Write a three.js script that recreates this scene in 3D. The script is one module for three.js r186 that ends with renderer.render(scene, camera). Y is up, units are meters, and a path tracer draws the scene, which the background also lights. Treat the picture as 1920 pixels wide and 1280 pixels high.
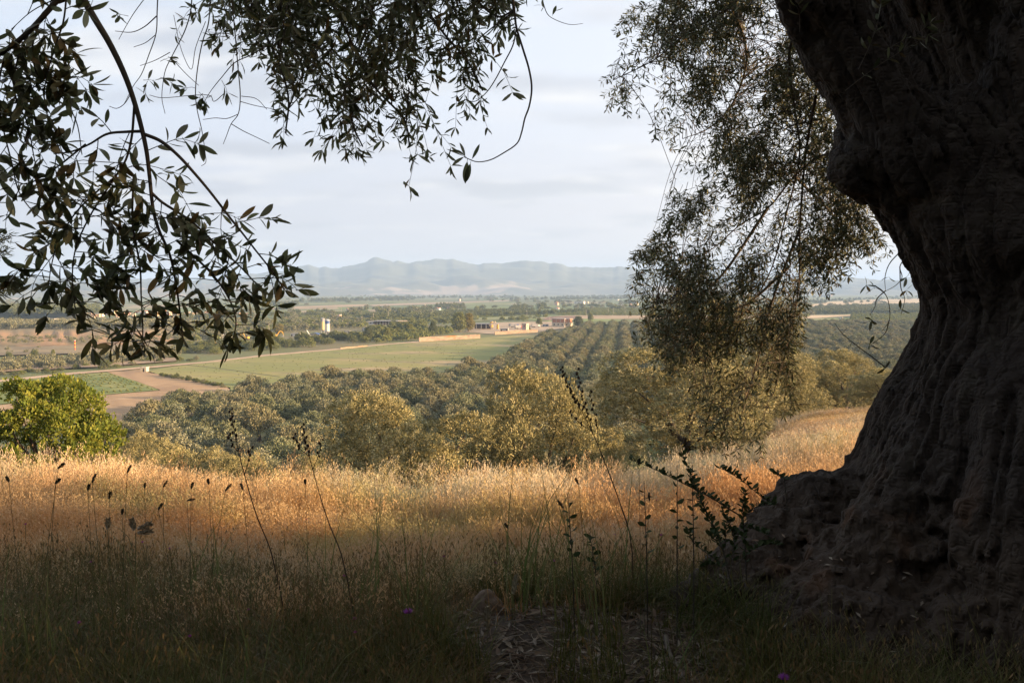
import * as THREE from 'three';
import { mergeGeometries } from 'three/addons/utils/BufferGeometryUtils.js';

// ---------------------------------------------------------------- camera, sky, sun, exposure
const scene = new THREE.Scene();
const F = 1667, EYE = 1.5, HORIZON = 545;                 // focal length in photograph pixels, eye height, row of the horizon
const PITCH = Math.atan((640 - HORIZON) / F);
const camera = new THREE.PerspectiveCamera(2 * Math.atan(640 / F) * 180 / Math.PI, 1920 / 1280, 0.05, 40000);
camera.position.set(0, EYE, 0);
camera.rotation.x = -PITCH;
const renderer = new THREE.WebGLRenderer({ antialias: true });
renderer.setSize(1024, 682);
renderer.toneMapping = THREE.LinearToneMapping;
renderer.toneMappingExposure = 3.6;
renderer.shadowMap.enabled = true;

const SUN_AZ = 101 * Math.PI / 180, SUN_EL = 10 * Math.PI / 180;     // azimuth clockwise from the view direction
const SUN_DIR = new THREE.Vector3(Math.sin(SUN_AZ) * Math.cos(SUN_EL), Math.sin(SUN_EL), -Math.cos(SUN_AZ) * Math.cos(SUN_EL));
const sun = new THREE.DirectionalLight(new THREE.Color().setRGB(1.0, 0.68, 0.385), 5);
sun.position.copy(SUN_DIR).multiplyScalar(300);
sun.castShadow = true; sun.shadow.radius = 2.6; sun.shadow.mapSize.set(4096, 4096);
Object.assign(sun.shadow.camera, { left: -160, right: 160, top: 80, bottom: -80, near: 1, far: 900 });
scene.add(sun); scene.add(sun.target);

// ---------------------------------------------------------------- random numbers and noise
function rng(seed) { let s = seed >>> 0; return () => { s = (s + 0x6d2b79f5) >>> 0; let t = Math.imul(s ^ (s >>> 15), 1 | s); t = (t + Math.imul(t ^ (t >>> 7), 61 | t)) ^ t; return ((t ^ (t >>> 14)) >>> 0) / 4294967296; }; }
const PERM = new Uint8Array(512); { const r = rng(77), p = [...Array(256).keys()]; for (let i = 255; i > 0; i--) { const j = Math.floor(r() * (i + 1)); [p[i], p[j]] = [p[j], p[i]]; } for (let i = 0; i < 512; i++) PERM[i] = p[i & 255]; }
const VAL = new Float32Array(256); { const r = rng(5); for (let i = 0; i < 256; i++) VAL[i] = r() * 2 - 1; }
function noise3(x, y, z) {
  const xi = Math.floor(x), yi = Math.floor(y), zi = Math.floor(z); x -= xi; y -= yi; z -= zi;
  const u = x * x * (3 - 2 * x), v = y * y * (3 - 2 * y), w = z * z * (3 - 2 * z), X = xi & 255, Y = yi & 255, Z = zi & 255;
  const a = PERM[X], b = PERM[(X + 1) & 255], aa = PERM[(a + Y) & 255], ab = PERM[(a + Y + 1) & 255], ba = PERM[(b + Y) & 255], bb = PERM[(b + Y + 1) & 255], Z1 = (Z + 1) & 255;
  const l0 = VAL[PERM[(aa + Z) & 255]], l1 = VAL[PERM[(ba + Z) & 255]], l2 = VAL[PERM[(ab + Z) & 255]], l3 = VAL[PERM[(bb + Z) & 255]];
  const h0 = VAL[PERM[(aa + Z1) & 255]], h1 = VAL[PERM[(ba + Z1) & 255]], h2 = VAL[PERM[(ab + Z1) & 255]], h3 = VAL[PERM[(bb + Z1) & 255]];
  const lo = (l0 + (l1 - l0) * u) + ((l2 + (l3 - l2) * u) - (l0 + (l1 - l0) * u)) * v, hi = (h0 + (h1 - h0) * u) + ((h2 + (h3 - h2) * u) - (h0 + (h1 - h0) * u)) * v;
  return lo + (hi - lo) * w;
}
const fbm = (x, y, z, n = 4) => { let s = 0, a = 0.5; for (let i = 0; i < n; i++) { s += a * noise3(x, y, z); x = x * 2.03 + 11; y = y * 2.03 + 7; z = z * 2.03 + 3; a *= 0.5; } return s; };
const clamp = (x, a = 0, b = 1) => Math.min(b, Math.max(a, x)), lerp = (a, b, t) => a + (b - a) * t, smooth = (a, b, x) => { x = clamp((x - a) / (b - a)); return x * x * (3 - 2 * x); };
const mixc = (a, b, t) => [lerp(a[0], b[0], t), lerp(a[1], b[1], t), lerp(a[2], b[2], t)];
function table(pairs) { return (x) => { if (x <= pairs[0][0]) return pairs[0][1]; for (let i = 1; i < pairs.length; i++) if (x <= pairs[i][0]) { const t = (x - pairs[i - 1][0]) / (pairs[i][0] - pairs[i - 1][0]); return lerp(pairs[i - 1][1], pairs[i][1], t); } return pairs[pairs.length - 1][1]; }; }

// ---------------------------------------------------------------- sky: evening air with thin stretched cloud, brighter and warmer round the low sun
function makeSky() {
  const W = 2048, Hh = 1024, data = new Float32Array(W * Hh * 4);
  for (let row = 0; row < Hh; row++) {
    const el = ((row + 0.5) / Hh - 0.5) * Math.PI, y = Math.sin(el), e = Math.max(0, el) * 180 / Math.PI;
    for (let col = 0; col < W; col++) {
      const az = ((col + 0.5) / W - 0.5) * 2 * Math.PI, x = Math.cos(az) * Math.cos(el), z = Math.sin(az) * Math.cos(el);
      const cs = x * SUN_DIR.x + y * SUN_DIR.y + z * SUN_DIR.z, ang = Math.acos(clamp(cs, -1, 1)) * 180 / Math.PI;
      // clear air
      const up = smooth(0, 45, e);
      let c = mixc([0.41, 0.45, 0.55], [0.26, 0.39, 0.64], up);
      const mid = smooth(2, 14, e) * (1 - smooth(26, 60, e));
      c = mixc(c, [0.55, 0.66, 0.82], mid * 0.8);
      const glow = Math.exp(-Math.max(0, ang - 4) / 40), low = Math.exp(-e / 16);
      c = mixc(c, [1.50, 1.37, 1.24], clamp(glow * 3.7 * (0.35 + 0.65 * low)));
      const near = Math.exp(-ang * ang / 500); c = [c[0] + 0.9 * near, c[1] + 0.72 * near, c[2] + 0.5 * near];
      // cloud sheets, drawn out along the horizon as a high layer is
      if (y > 0.004) {
        const k = 1 / (y + 0.10), px = x * k, pz = z * k;
        const n = fbm(px * 1.1 + 3 + z, y * 2, pz * 2.6, 5), n2 = fbm(px * 3.1, 4.2, pz * 7.0 + 9, 4);
        const dens = smooth(-0.16, 0.34, n + 0.35 * n2) * smooth(0.0, 0.05, y);
        const lit = smooth(-0.2, 0.4, fbm(px * 2.4 + 40, 1, pz * 5, 4));
        const cl = mixc([0.43, 0.47, 0.545], [0.86, 0.85, 0.845], clamp(lit * 0.75 + glow * 1.2));
        c = mixc(c, [cl[0] + 1.1 * glow, cl[1] + 0.95 * glow, cl[2] + 0.75 * glow], dens * 0.7);
      }
      const o = (row * W + col) * 4; data[o] = c[0] * 0.33; data[o + 1] = c[1] * 0.33; data[o + 2] = c[2] * 0.33; data[o + 3] = 1;
    }
  }
  const t = new THREE.DataTexture(data, W, Hh, THREE.RGBAFormat, THREE.FloatType);
  t.mapping = THREE.EquirectangularReflectionMapping; t.magFilter = THREE.LinearFilter; t.needsUpdate = true; return t;
}
scene.background = makeSky(); scene.environment = scene.background;
scene.fog = new THREE.FogExp2(new THREE.Color().setRGB(0.46, 0.67, 1.0), 1.22e-4);

// ---------------------------------------------------------------- naming, tagging, places
const used = new Map();
function numbered(name) { const n = used.get(name) ?? 0; used.set(name, n + 1); return n ? name + '_' + String(n).padStart(3, '0') : name; }
function shade(o) { o.castShadow = true; o.receiveShadow = true; return o; }
function part(name, geometry, material, parent, label) { const m = shade(new THREE.Mesh(geometry, material)); m.name = name; if (label) m.userData.label = label; parent.add(m); return m; }
function thing(name, label, category, pos = [0, 0, 0], turn = 0, group) { const g = new THREE.Group(); g.name = numbered(name); g.position.set(...pos); g.rotation.y = turn; g.userData = { label, category }; if (group) g.userData.group = group; scene.add(g); return g; }
function top(name, geometry, material, data) { const m = shade(new THREE.Mesh(geometry, material)); m.name = numbered(name); m.userData = data; scene.add(m); return m; }
function copyOf(src, name, label, pos, turn = 0, s = 1, group) { const c = src.clone(); c.name = numbered(name); c.position.set(...pos); c.rotation.y = turn; if (Array.isArray(s)) c.scale.set(...s); else c.scale.setScalar(s); c.userData = { label, category: src.userData.category }; if (group) c.userData.group = group; scene.add(c); return c; }
// a point seen at photograph pixel (px, py), d metres in front of the camera (measured level)
const CP = Math.cos(PITCH), SP = Math.sin(PITCH);
function at(px, py, d) { const cx = (px - 960) / F, cy = (640 - py) / F, fy = cy * CP - SP, fz = CP + cy * SP; return new THREE.Vector3(cx / fz * d, EYE + fy / fz * d, -d); }
const PLAIN = -33.5;
function onPlain(px, py, y = PLAIN) { const cy = (640 - py) / F, fy = cy * CP - SP, fz = CP + cy * SP; return at(px, py, (y - EYE) / (fy / fz)); }
const pxm = (p) => -p.z / F;                              // metres per photograph pixel at a point

// ---------------------------------------------------------------- the lie of the land
const nearSlope = table([[-0.6, 0.119], [-0.25, 0.146], [0, 0.170], [0.14, 0.176], [0.24, 0.158], [0.34, 0.122], [0.44, 0.108], [1, 0.09]]);
const crestAt = table([[-0.6, 11.5], [-0.1, 12], [0.06, 15], [0.14, 23], [0.22, 36], [0.32, 58], [0.45, 66], [1, 70]]);
function height(x, z) {
  const d = -z, b = x / Math.max(d, 6);
  if (d < 0) return Math.min(24, 0.26 * Math.max(0, -d - 0.5)) + 0.05 * noise3(x * 0.7, 0, z * 0.7);
  const s = nearSlope(b), dc = crestAt(b), q = d - dc, k = d - 4.6;
  let h = -0.03 * d - (s - 0.03) * (Math.sqrt(k * k + 0.6) + k) / 2;
  h -= 0.21 * (Math.sqrt(q * q + 8) + q) / 2;
  h += 0.05 * noise3(x * 0.8, 3, z * 0.8) + 0.02 * noise3(x * 2.7, 5, z * 2.7);
  { const ex = (x - 0.42) / 0.95, ez = (d - 4.15) / 0.42; h += 0.13 * Math.exp(-ex * ex - ez * ez); }
  if (d > 9) h += 0.35 * noise3(x * 0.08, 9, z * 0.08) * smooth(9, 40, d);
  const t = clamp(0.5 + 0.5 * (h - PLAIN) / 5); return lerp(PLAIN, h, t) + 5 * t * (1 - t) * 0.5 * (t < 1 ? 1 : 0);
}

// ---------------------------------------------------------------- materials
const std = (o) => new THREE.MeshStandardMaterial({ roughness: 0.9, side: THREE.DoubleSide, ...o });
const leafy = (o) => new THREE.MeshPhysicalMaterial({ roughness: 0.75, side: THREE.DoubleSide, transmission: 0.3, thickness: 0, specularIntensity: 0.3, ...o });
const rgb = (r, g, b) => new THREE.Color().setRGB(r, g, b);
const VC = std({ vertexColors: true, roughness: 1 });
function grainTexture(size, seed, f) { const data = new Uint8Array(size * size * 4); for (let j = 0; j < size; j++) for (let i = 0; i < size; i++) { const c = f(i / size, j / size); const o = (j * size + i) * 4; data[o] = c[0] * 255; data[o + 1] = c[1] * 255; data[o + 2] = c[2] * 255; data[o + 3] = 255; } const t = new THREE.DataTexture(data, size, size); t.wrapS = t.wrapT = THREE.RepeatWrapping; t.magFilter = THREE.LinearFilter; t.needsUpdate = true; return t; }

// ---------------------------------------------------------------- ground: one sheet to the horizon
function polarSheet(radii, angles, hf, cf) {
  const P = [], C = [], I = [], nA = angles.length;
  for (const r of radii) for (const a of angles) { const x = r * Math.sin(a), z = -r * Math.cos(a); const y = hf(x, z); P.push(x, y, z); C.push(...cf(x, y, z)); }
  for (let i = 0; i + 1 < radii.length; i++) for (let j = 0; j + 1 < nA; j++) { const a = i * nA + j; I.push(a, a + 1, a + nA, a + 1, a + nA + 1, a + nA); }
  const g = new THREE.BufferGeometry(); g.setAttribute('position', new THREE.Float32BufferAttribute(P, 3)); g.setAttribute('color', new THREE.Float32BufferAttribute(C, 3)); g.setIndex(I); g.computeVertexNormals(); return g;
}
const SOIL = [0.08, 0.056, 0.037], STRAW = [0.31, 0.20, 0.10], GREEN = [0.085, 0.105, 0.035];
function groundColor(x, y, z) {
  const d = -z;
  if (d < 220 && y > PLAIN + 0.6) {                          // the hillside: dry grass, bare and littered under the old tree
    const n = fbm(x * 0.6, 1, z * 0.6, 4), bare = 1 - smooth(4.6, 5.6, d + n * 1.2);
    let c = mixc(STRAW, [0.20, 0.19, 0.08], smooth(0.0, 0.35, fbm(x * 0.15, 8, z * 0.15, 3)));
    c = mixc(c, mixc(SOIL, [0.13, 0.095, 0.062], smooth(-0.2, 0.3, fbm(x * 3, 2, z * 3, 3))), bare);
    return mixc(c, [0.09, 0.085, 0.04], smooth(60, 100, d) * 0.7);
  }
  const n = fbm(x * 0.006, 3, z * 0.006, 4), m = fbm(x * 0.05, 6, z * 0.05, 3);
  let c = mixc([0.115, 0.15, 0.036], [0.175, 0.19, 0.055], smooth(-0.3, 0.3, n));
  c = mixc(c, [0.19, 0.155, 0.085], smooth(0.02, 0.35, m) * 0.5);
  if (d < 900) c = mixc(c, mixc([0.24, 0.175, 0.09], [0.145, 0.175, 0.045], smooth(-0.25, 0.05, n + 0.6 * m)), 0.6);
  return c;
}
{
  const radii = [0.01], angles = []; for (let i = 0; i <= 260; i++) radii.push(0.5 * Math.pow(20500, i / 260));
  for (let a = -180; a <= 180;) { angles.push(a * Math.PI / 180); a += Math.abs(a + 0.1) < 40 ? 0.25 : 5; if (a > -44.9 && a < -40) a = -40; }
  const grain = grainTexture(256, 1, (u, v) => { const q = 0.78 + 0.22 * noise3(u * 64, 1, v * 64) * 0.9 + 0.1 * noise3(u * 128, 4, v * 128); return [q, q, q]; });
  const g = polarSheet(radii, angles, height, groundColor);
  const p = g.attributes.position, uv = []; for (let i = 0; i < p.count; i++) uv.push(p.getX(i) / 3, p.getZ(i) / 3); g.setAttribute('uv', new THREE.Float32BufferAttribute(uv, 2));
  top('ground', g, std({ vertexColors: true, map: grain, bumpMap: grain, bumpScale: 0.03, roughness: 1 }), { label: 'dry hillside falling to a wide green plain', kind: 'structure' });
}

// ---------------------------------------------------------------- mountains beyond the plain
{
  const ridge = table([[-500, 525], [0, 524], [40, 517], [70, 519], [110, 523], [190, 527], [300, 530], [400, 528], [440, 522], [480, 511], [530, 506], [552, 503], [575, 497], [592, 502], [640, 501], [668, 496], [690, 489], [705, 483], [722, 487], [738, 491], [746, 487], [760, 490], [775, 492], [795, 487], [818, 483], [850, 487], [872, 491], [892, 495], [920, 493], [940, 494], [975, 490], [1000, 489], [1030, 492], [1060, 497], [1085, 500], [1120, 500], [1160, 498], [1200, 502], [1300, 508], [1400, 514], [1560, 520], [1700, 525], [2000, 532], [2400, 536]]);
  const broad = table([[-500, 527], [0, 527], [400, 524], [560, 508], [720, 494], [900, 494], [1060, 497], [1200, 503], [1560, 520], [2000, 532]]);
  const foot = table([[-400, 2600], [0, 3000], [420, 5200], [760, 6800], [2400, 7600]]);
  const cols = 620, rows = 70, P = [], C = [], I = [];
  for (let j = 0; j <= rows; j++) for (let i = 0; i <= cols; i++) {
    const px = lerp(-420, 2340, i / cols), d0 = foot(px), d1 = 9400, t = j / rows * 1.25, d = lerp(d0, d1, t), x = (px - 960) / F * d;
    const pw = px + (1 - Math.min(1, t)) * (110 * noise3(px * 0.004, d * 0.0007, 3) + 40 * noise3(px * 0.012, d * 0.0016, 6)), crest = EYE + (HORIZON - lerp(broad(pw), ridge(px), smooth(0.84, 1.0, t)) + 2.2 * noise3(px * 0.06, 2, 0) + 1.2 * noise3(px * 0.16, 5, 0)) / F * d1;
    const rg = 1 - Math.abs(noise3(x * 0.0011 + d * 0.0006, 2, d * 0.0019)) * 2, rg2 = 1 - Math.abs(noise3(x * 0.0028, 7, d * 0.0042)) * 2;
    let s = t < 1 ? Math.pow(t, 1.55) : 1 - (t - 1) * 1.8;
    s *= 1 + (t < 1 ? (0.55 * rg + 0.28 * rg2 - 0.25) * t * (1 - t) * 1.9 : 0);
    const y = PLAIN - 3 + (crest - PLAIN) * s + (t < 1 ? 210 * fbm(x * 0.0016 + d * 0.0008, 4, d * 0.0026, 4) * t * (1.1 - t) * 2 : 0); P.push(x, y, -d);
    const up = clamp(s), n = fbm(x * 0.0022, 3, d * 0.0016, 4), m = fbm(x * 0.009, 1, d * 0.006, 3);
    let c = mixc([0.12, 0.125, 0.08], [0.085, 0.10, 0.07], smooth(0.15, 0.6, up));
    c = mixc(c, [0.42, 0.33, 0.235], smooth(0.02, 0.26, n + 0.5 * m) * (1 - smooth(0.14, 0.36, up)) * 0.85);
    C.push(...c);
  }
  for (let j = 0; j < rows; j++) for (let i = 0; i < cols; i++) { const a = j * (cols + 1) + i; I.push(a, a + 1, a + cols + 1, a + 1, a + cols + 2, a + cols + 1); }
  const g = new THREE.BufferGeometry(); g.setAttribute('position', new THREE.Float32BufferAttribute(P, 3)); g.setAttribute('color', new THREE.Float32BufferAttribute(C, 3)); g.setIndex(I); g.computeVertexNormals();
  top('mountains', g, VC, { label: 'hazy blue mountain range across the horizon', kind: 'structure' });
}

// ---------------------------------------------------------------- fields on the plain: outlines cut into small cells, so that soil and crop can vary over them
function insideOf(poly, x, z) { let c = false; for (let i = 0, j = poly.length - 1; i < poly.length; j = i++) { const [xi, zi] = poly[i], [xj, zj] = poly[j]; if ((zi > z) !== (zj > z) && x < (xj - xi) * (z - zi) / (zj - zi) + xi) c = !c; } return c; }
function fieldSheet(pixels, lift, cell, colorAt) {
  const poly = pixels.map(([px, py]) => { const p = onPlain(px, py); return [p.x, p.z]; });
  let x0 = 1e9, x1 = -1e9, z0 = 1e9, z1 = -1e9; for (const [x, z] of poly) { x0 = Math.min(x0, x); x1 = Math.max(x1, x); z0 = Math.min(z0, z); z1 = Math.max(z1, z); }
  const P = [], C = [], I = [];
  const cut = (pts, axis, v, keepMore) => { const out = []; for (let i = 0; i < pts.length; i++) { const a = pts[i], b = pts[(i + 1) % pts.length], ia = keepMore ? a[axis] >= v : a[axis] <= v, ib = keepMore ? b[axis] >= v : b[axis] <= v; if (ia) out.push(a); if (ia !== ib) { const t = (v - a[axis]) / (b[axis] - a[axis]); out.push([lerp(a[0], b[0], t), lerp(a[1], b[1], t)]); } } return out; };
  for (let x = x0; x < x1; x += cell) {
    const strip = cut(cut(poly, 0, x, true), 0, x + cell, false); if (strip.length < 3) continue;
    for (let z = z0; z < z1; z += cell) {
      const c = cut(cut(strip, 1, z, true), 1, z + cell, false); if (c.length < 3) continue;
      const v = c.map(([a, b]) => new THREE.Vector2(a, b)); if (Math.abs(THREE.ShapeUtils.area(v)) < 1e-3) continue;
      if (THREE.ShapeUtils.isClockWise(v)) v.reverse();
      const base = P.length / 3; for (const q of v) { P.push(q.x, PLAIN + lift, q.y); C.push(...colorAt(q.x, q.y)); }
      for (const [a, b, e] of THREE.ShapeUtils.triangulateShape(v, [])) I.push(base + a, base + e, base + b);
    }
  }
  const g = new THREE.BufferGeometry(); g.setAttribute('position', new THREE.Float32BufferAttribute(P, 3)); g.setAttribute('color', new THREE.Float32BufferAttribute(C, 3)); g.setIndex(I); g.computeVertexNormals(); return g;
}
const CROP = [0.19, 0.205, 0.045], CROP2 = [0.255, 0.235, 0.062], STUBBLE = [0.37, 0.235, 0.12], TAN = [0.40, 0.285, 0.165], TRACK = [0.52, 0.36, 0.23];
const along = (ang) => { const c = Math.cos(ang), s = Math.sin(ang); return (x, z) => [x * c + z * s, -x * s + z * c]; };
const rowsBig = along(0.35), rowsLeft = along(0.9);
top('green_field', fieldSheet([[268, 698], [310, 690], [383, 681], [500, 668], [560, 661], [640, 655.5], [700, 649], [785, 641.5], [870, 636], [940, 631], [1015, 626.5], [1050, 627], [1000, 660], [940, 700], [800, 722], [720, 726], [560, 748], [470, 760], [425, 727], [300, 703]], 0.25, 2.2, (x, z) => {
  const n = fbm(x * 0.018, 2, z * 0.03, 4), [u, v] = rowsBig(x, z), m = fbm(u * 0.02, 5, v * 0.16, 3), p = noise3(x * 0.25, 1, z * 0.25);
  let c = mixc(CROP, CROP2, smooth(-0.25, 0.3, n + 0.3 * m)); const right = smooth(-60, 60, x + (z + 420) * 0.2);
  c = mixc(c, TAN, clamp(smooth(-0.05, 0.3, n * 0.8 + m * 0.7 + right * 0.5 - 0.14) * 0.85 + 0.05)); c = mixc(c, [0.085, 0.11, 0.03], smooth(0.15, 0.36, m + 0.25 * p) * 0.6 * (1 - right * 0.6)); const q = ((v + 2.5 * noise3(u * 0.01, 3, 1)) / 13) % 1, f = q < 0 ? q + 1 : q; if (f < 0.1 || (f > 0.2 && f < 0.3)) c = mixc(c, [0.17, 0.13, 0.07], 0.4); return c;
}), VC, { label: 'broad green crop field turning tan towards the wall', kind: 'structure' });
top('leafy_field', fieldSheet([[-120, 726], [0, 716], [133, 703.5], [200, 699], [250, 714], [300, 732], [240, 737], [160, 744], [60, 752], [-120, 772]], 0.25, 3, (x, z) => {
  const [u, v] = rowsLeft(x, z), n = fbm(u * 0.05, 2, v * 0.4, 3), p = noise3(x * 0.4, 1, z * 0.4); return mixc([0.13, 0.17, 0.035], [0.25, 0.24, 0.07], smooth(-0.25, 0.35, n + 0.35 * p)); }), VC, { label: 'small bright green vegetable field beside brown stubble', kind: 'structure' });
top('stubble_field', fieldSheet([[200, 698.5], [268, 693], [300, 704], [340, 710], [400, 720], [432, 728], [420, 760], [330, 790], [210, 810], [60, 800], [-120, 800], [-120, 774], [60, 754], [160, 745], [240, 738], [300, 733], [250, 714]], 0.25, 2.5, (x, z) => {
  const [u, v] = along(1.05)(x, z), n = fbm(u * 0.03, 2, v * 0.5, 3), q = fbm(x * 0.03, 7, z * 0.03, 3), p = noise3(x * 0.6, 1, z * 0.6); return mixc(mixc(STUBBLE, [0.27, 0.17, 0.09], smooth(-0.1, 0.35, n)), [0.43, 0.29, 0.16], smooth(0, 0.35, q + 0.3 * p)); }), VC, { label: 'pinkish brown stubble field round the little hut', kind: 'structure' });
top('dirt_track', fieldSheet([[-140, 724], [0, 713.5], [133, 699.5], [213, 693.5], [300, 686.2], [383, 679], [500, 665.4], [640, 653.8], [700, 647.2], [785, 640.2], [785, 641.8], [700, 649.2], [640, 655.8], [500, 668.2], [383, 681.2], [300, 689], [213, 696.5], [133, 703], [0, 717.5], [-140, 728]], 0.32, 4, (x, z) => { const n = noise3(x * 0.3, 2, z * 0.3); return mixc(TRACK, [0.34, 0.235, 0.145], smooth(-0.2, 0.7, n)); }), VC, { label: 'pale dirt track along the far edge of the fields', kind: 'structure' });
top('ditch', fieldSheet([[332, 682.6], [420, 692.5], [524, 707], [524, 707.9], [420, 693.3], [332, 683.3]], 0.29, 6, () => [0.05, 0.055, 0.025]), VC, { label: 'thin dark ditch running across the green field', kind: 'structure' });
top('yard', fieldSheet([[872, 622], [890, 612], [930, 605], [1030, 603], [1075, 606], [1070, 614], [1010, 622], [930, 627]], 0.2, 5, (x, z) => mixc([0.42, 0.31, 0.2], [0.26, 0.2, 0.13], smooth(-0.2, 0.3, fbm(x * 0.06, 3, z * 0.06, 3)))), VC, { label: 'bare dusty works yard behind the pale wall', kind: 'structure' });
const FAR = [ // far strips of farmland, outline in pixels, colour, row angle
  [[[1000, 597], [1060, 591.5], [1200, 591], [1450, 592.5], [1450, 595.5], [1330, 597.5], [1180, 598], [1100, 597.5]], TAN, 0.1], [[[1015, 601], [1030, 594], [1082, 593], [1075, 600]], [0.20, 0.11, 0.07], 0.1],
  [[[690, 571.5], [760, 568.5], [860, 566], [960, 562.5], [965, 564], [860, 568.5], [760, 571.8], [700, 574]], [0.40, 0.30, 0.2], 0], [[[500, 578], [560, 574.5], [690, 570], [690, 574], [580, 578], [500, 581]], TAN, 0],
  [[[1515, 572], [1560, 565.5], [1640, 561.8], [1740, 559.5], [1740, 568], [1620, 572], [1530, 577.5]], [0.56, 0.42, 0.24], 0], [[[1500, 597.5], [1520, 591.5], [1600, 590.8], [1600, 592.3], [1555, 595.5], [1520, 598]], [0.56, 0.41, 0.24], 0],
  [[[800, 603], [1000, 590.5], [1000, 597], [900, 603]], [0.20, 0.21, 0.07], 0], [[[-60, 620.5], [95, 619.5], [92, 627], [-60, 628]], [0.24, 0.095, 0.05], 0], [[[-80, 690], [190, 683], [330, 672], [330, 679], [190, 690], [-80, 704]], [0.32, 0.22, 0.13], 0.2],
  [[[-80, 654], [330, 647], [330, 660], [-80, 671]], [0.25, 0.19, 0.10], 0], [[[118, 622], [128, 604], [258, 603], [262, 617]], [0.16, 0.19, 0.06], 0], [[[700, 590], [850, 584], [1100, 578], [1300, 580], [1300, 588], [1000, 590], [850, 594]], [0.12, 0.165, 0.045], 0],
  [[[700, 577], [900, 572], [1190, 573], [1190, 577], [900, 580]], [0.13, 0.175, 0.05], 0], [[[1150, 558], [1250, 558], [1250, 590], [1130, 588]], [0.12, 0.16, 0.05], 0], [[[540, 589], [690, 581], [690, 586], [560, 596]], [0.13, 0.17, 0.05], 0], [[[400, 585], [560, 580], [560, 588], [400, 596]], [0.135, 0.165, 0.055], 0]];
FAR.forEach(([pix, col, ang], k) => { const rw = along(ang + 0.2); const far = Math.min(...pix.map((p) => p[1])) < 580; top('farmland', fieldSheet(pix, 0.3 + 0.06 * k, far ? 40 : 9, (x, z) => { const [u, v] = rw(x, z), n = fbm(u * 0.012, 2, v * 0.05, 3), p = noise3(x * 0.11, 1, z * 0.11); return mixc(col, col.map((q) => q * 0.6), smooth(-0.2, 0.4, n + 0.3 * p)); }), VC, { label: 'far strip of farmland on the plain', kind: 'structure' }); });
{ // many narrow parcels across the far plain
  const r = rng(31), gs = [], cols = [[0.14, 0.19, 0.042], [0.175, 0.225, 0.05], [0.12, 0.155, 0.04], [0.215, 0.22, 0.075], [0.30, 0.235, 0.13], [0.115, 0.15, 0.045], [0.07, 0.095, 0.035]];
  for (let k = 0; k < 420; k++) { const d = 1050 * Math.pow(5.6, r()), x = (r() * 1.3 - 0.65) * d, w = 60 + 240 * r(), l = 40 + 120 * r(), a = 0.25 + (r() < 0.3 ? 1.57 : 0) + (r() - 0.5) * 0.2, c = cols[Math.floor(r() * cols.length)]; const g = new THREE.PlaneGeometry(w, l).rotateX(-Math.PI / 2).rotateY(a).translate(x, PLAIN + 0.04 + 0.0005 * k, -d); const C = []; for (let i = 0; i < 4; i++) C.push(...c); g.setAttribute('color', new THREE.Float32BufferAttribute(C, 3)); gs.push(g); }
  top('farm_parcels', mergeGeometries(gs), VC, { label: 'patchwork of vineyard and orchard parcels over the far plain', kind: 'structure' });
}

// ---------------------------------------------------------------- geometry builders
class Soup { constructor() { this.P = []; this.C = []; this.I = []; }
  get n() { return this.P.length / 3; }
  v(x, y, z, c) { this.P.push(x, y, z); this.C.push(c[0], c[1], c[2]); }
  build() { const g = new THREE.BufferGeometry(); g.setAttribute('position', new THREE.Float32BufferAttribute(this.P, 3)); g.setAttribute('color', new THREE.Float32BufferAttribute(this.C, 3)); g.setIndex(this.I); g.computeVertexNormals(); return g; } }
const _u = new THREE.Vector3(), _w = new THREE.Vector3(), _n = new THREE.Vector3(), _t = new THREE.Vector3();
function randomDir(r, v = new THREE.Vector3()) { const y = r() * 2 - 1, a = r() * 6.28318, s = Math.sqrt(1 - y * y); return v.set(Math.cos(a) * s, y, Math.sin(a) * s); }
// one leaf: a kite folded along its midrib, from base p along direction u
function addLeaf(S, p, u, r, len, wid, c, face) {
  randomDir(r, _w); _n.crossVectors(u, _w); if (face) { _n.normalize().addScaledVector(face, 1.1); _n.addScaledVector(u, -_n.dot(u)); } if (_n.lengthSq() < 1e-4) _n.set(1, 0, 0); _n.normalize(); _w.crossVectors(_n, u).normalize();
  const b = S.n, f = (r() - 0.3) * 0.25 * wid, m = 0.35 + 0.2 * r();
  S.v(p.x, p.y, p.z, c);
  S.v(p.x + u.x * len * m + _w.x * wid * 0.5 + _n.x * f, p.y + u.y * len * m + _w.y * wid * 0.5 + _n.y * f, p.z + u.z * len * m + _w.z * wid * 0.5 + _n.z * f, c);
  S.v(p.x + u.x * len, p.y + u.y * len, p.z + u.z * len, c);
  S.v(p.x + u.x * len * m - _w.x * wid * 0.5 + _n.x * f, p.y + u.y * len * m - _w.y * wid * 0.5 + _n.y * f, p.z + u.z * len * m - _w.z * wid * 0.5 + _n.z * f, c);
  S.I.push(b, b + 1, b + 2, b, b + 2, b + 3);
}
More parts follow.
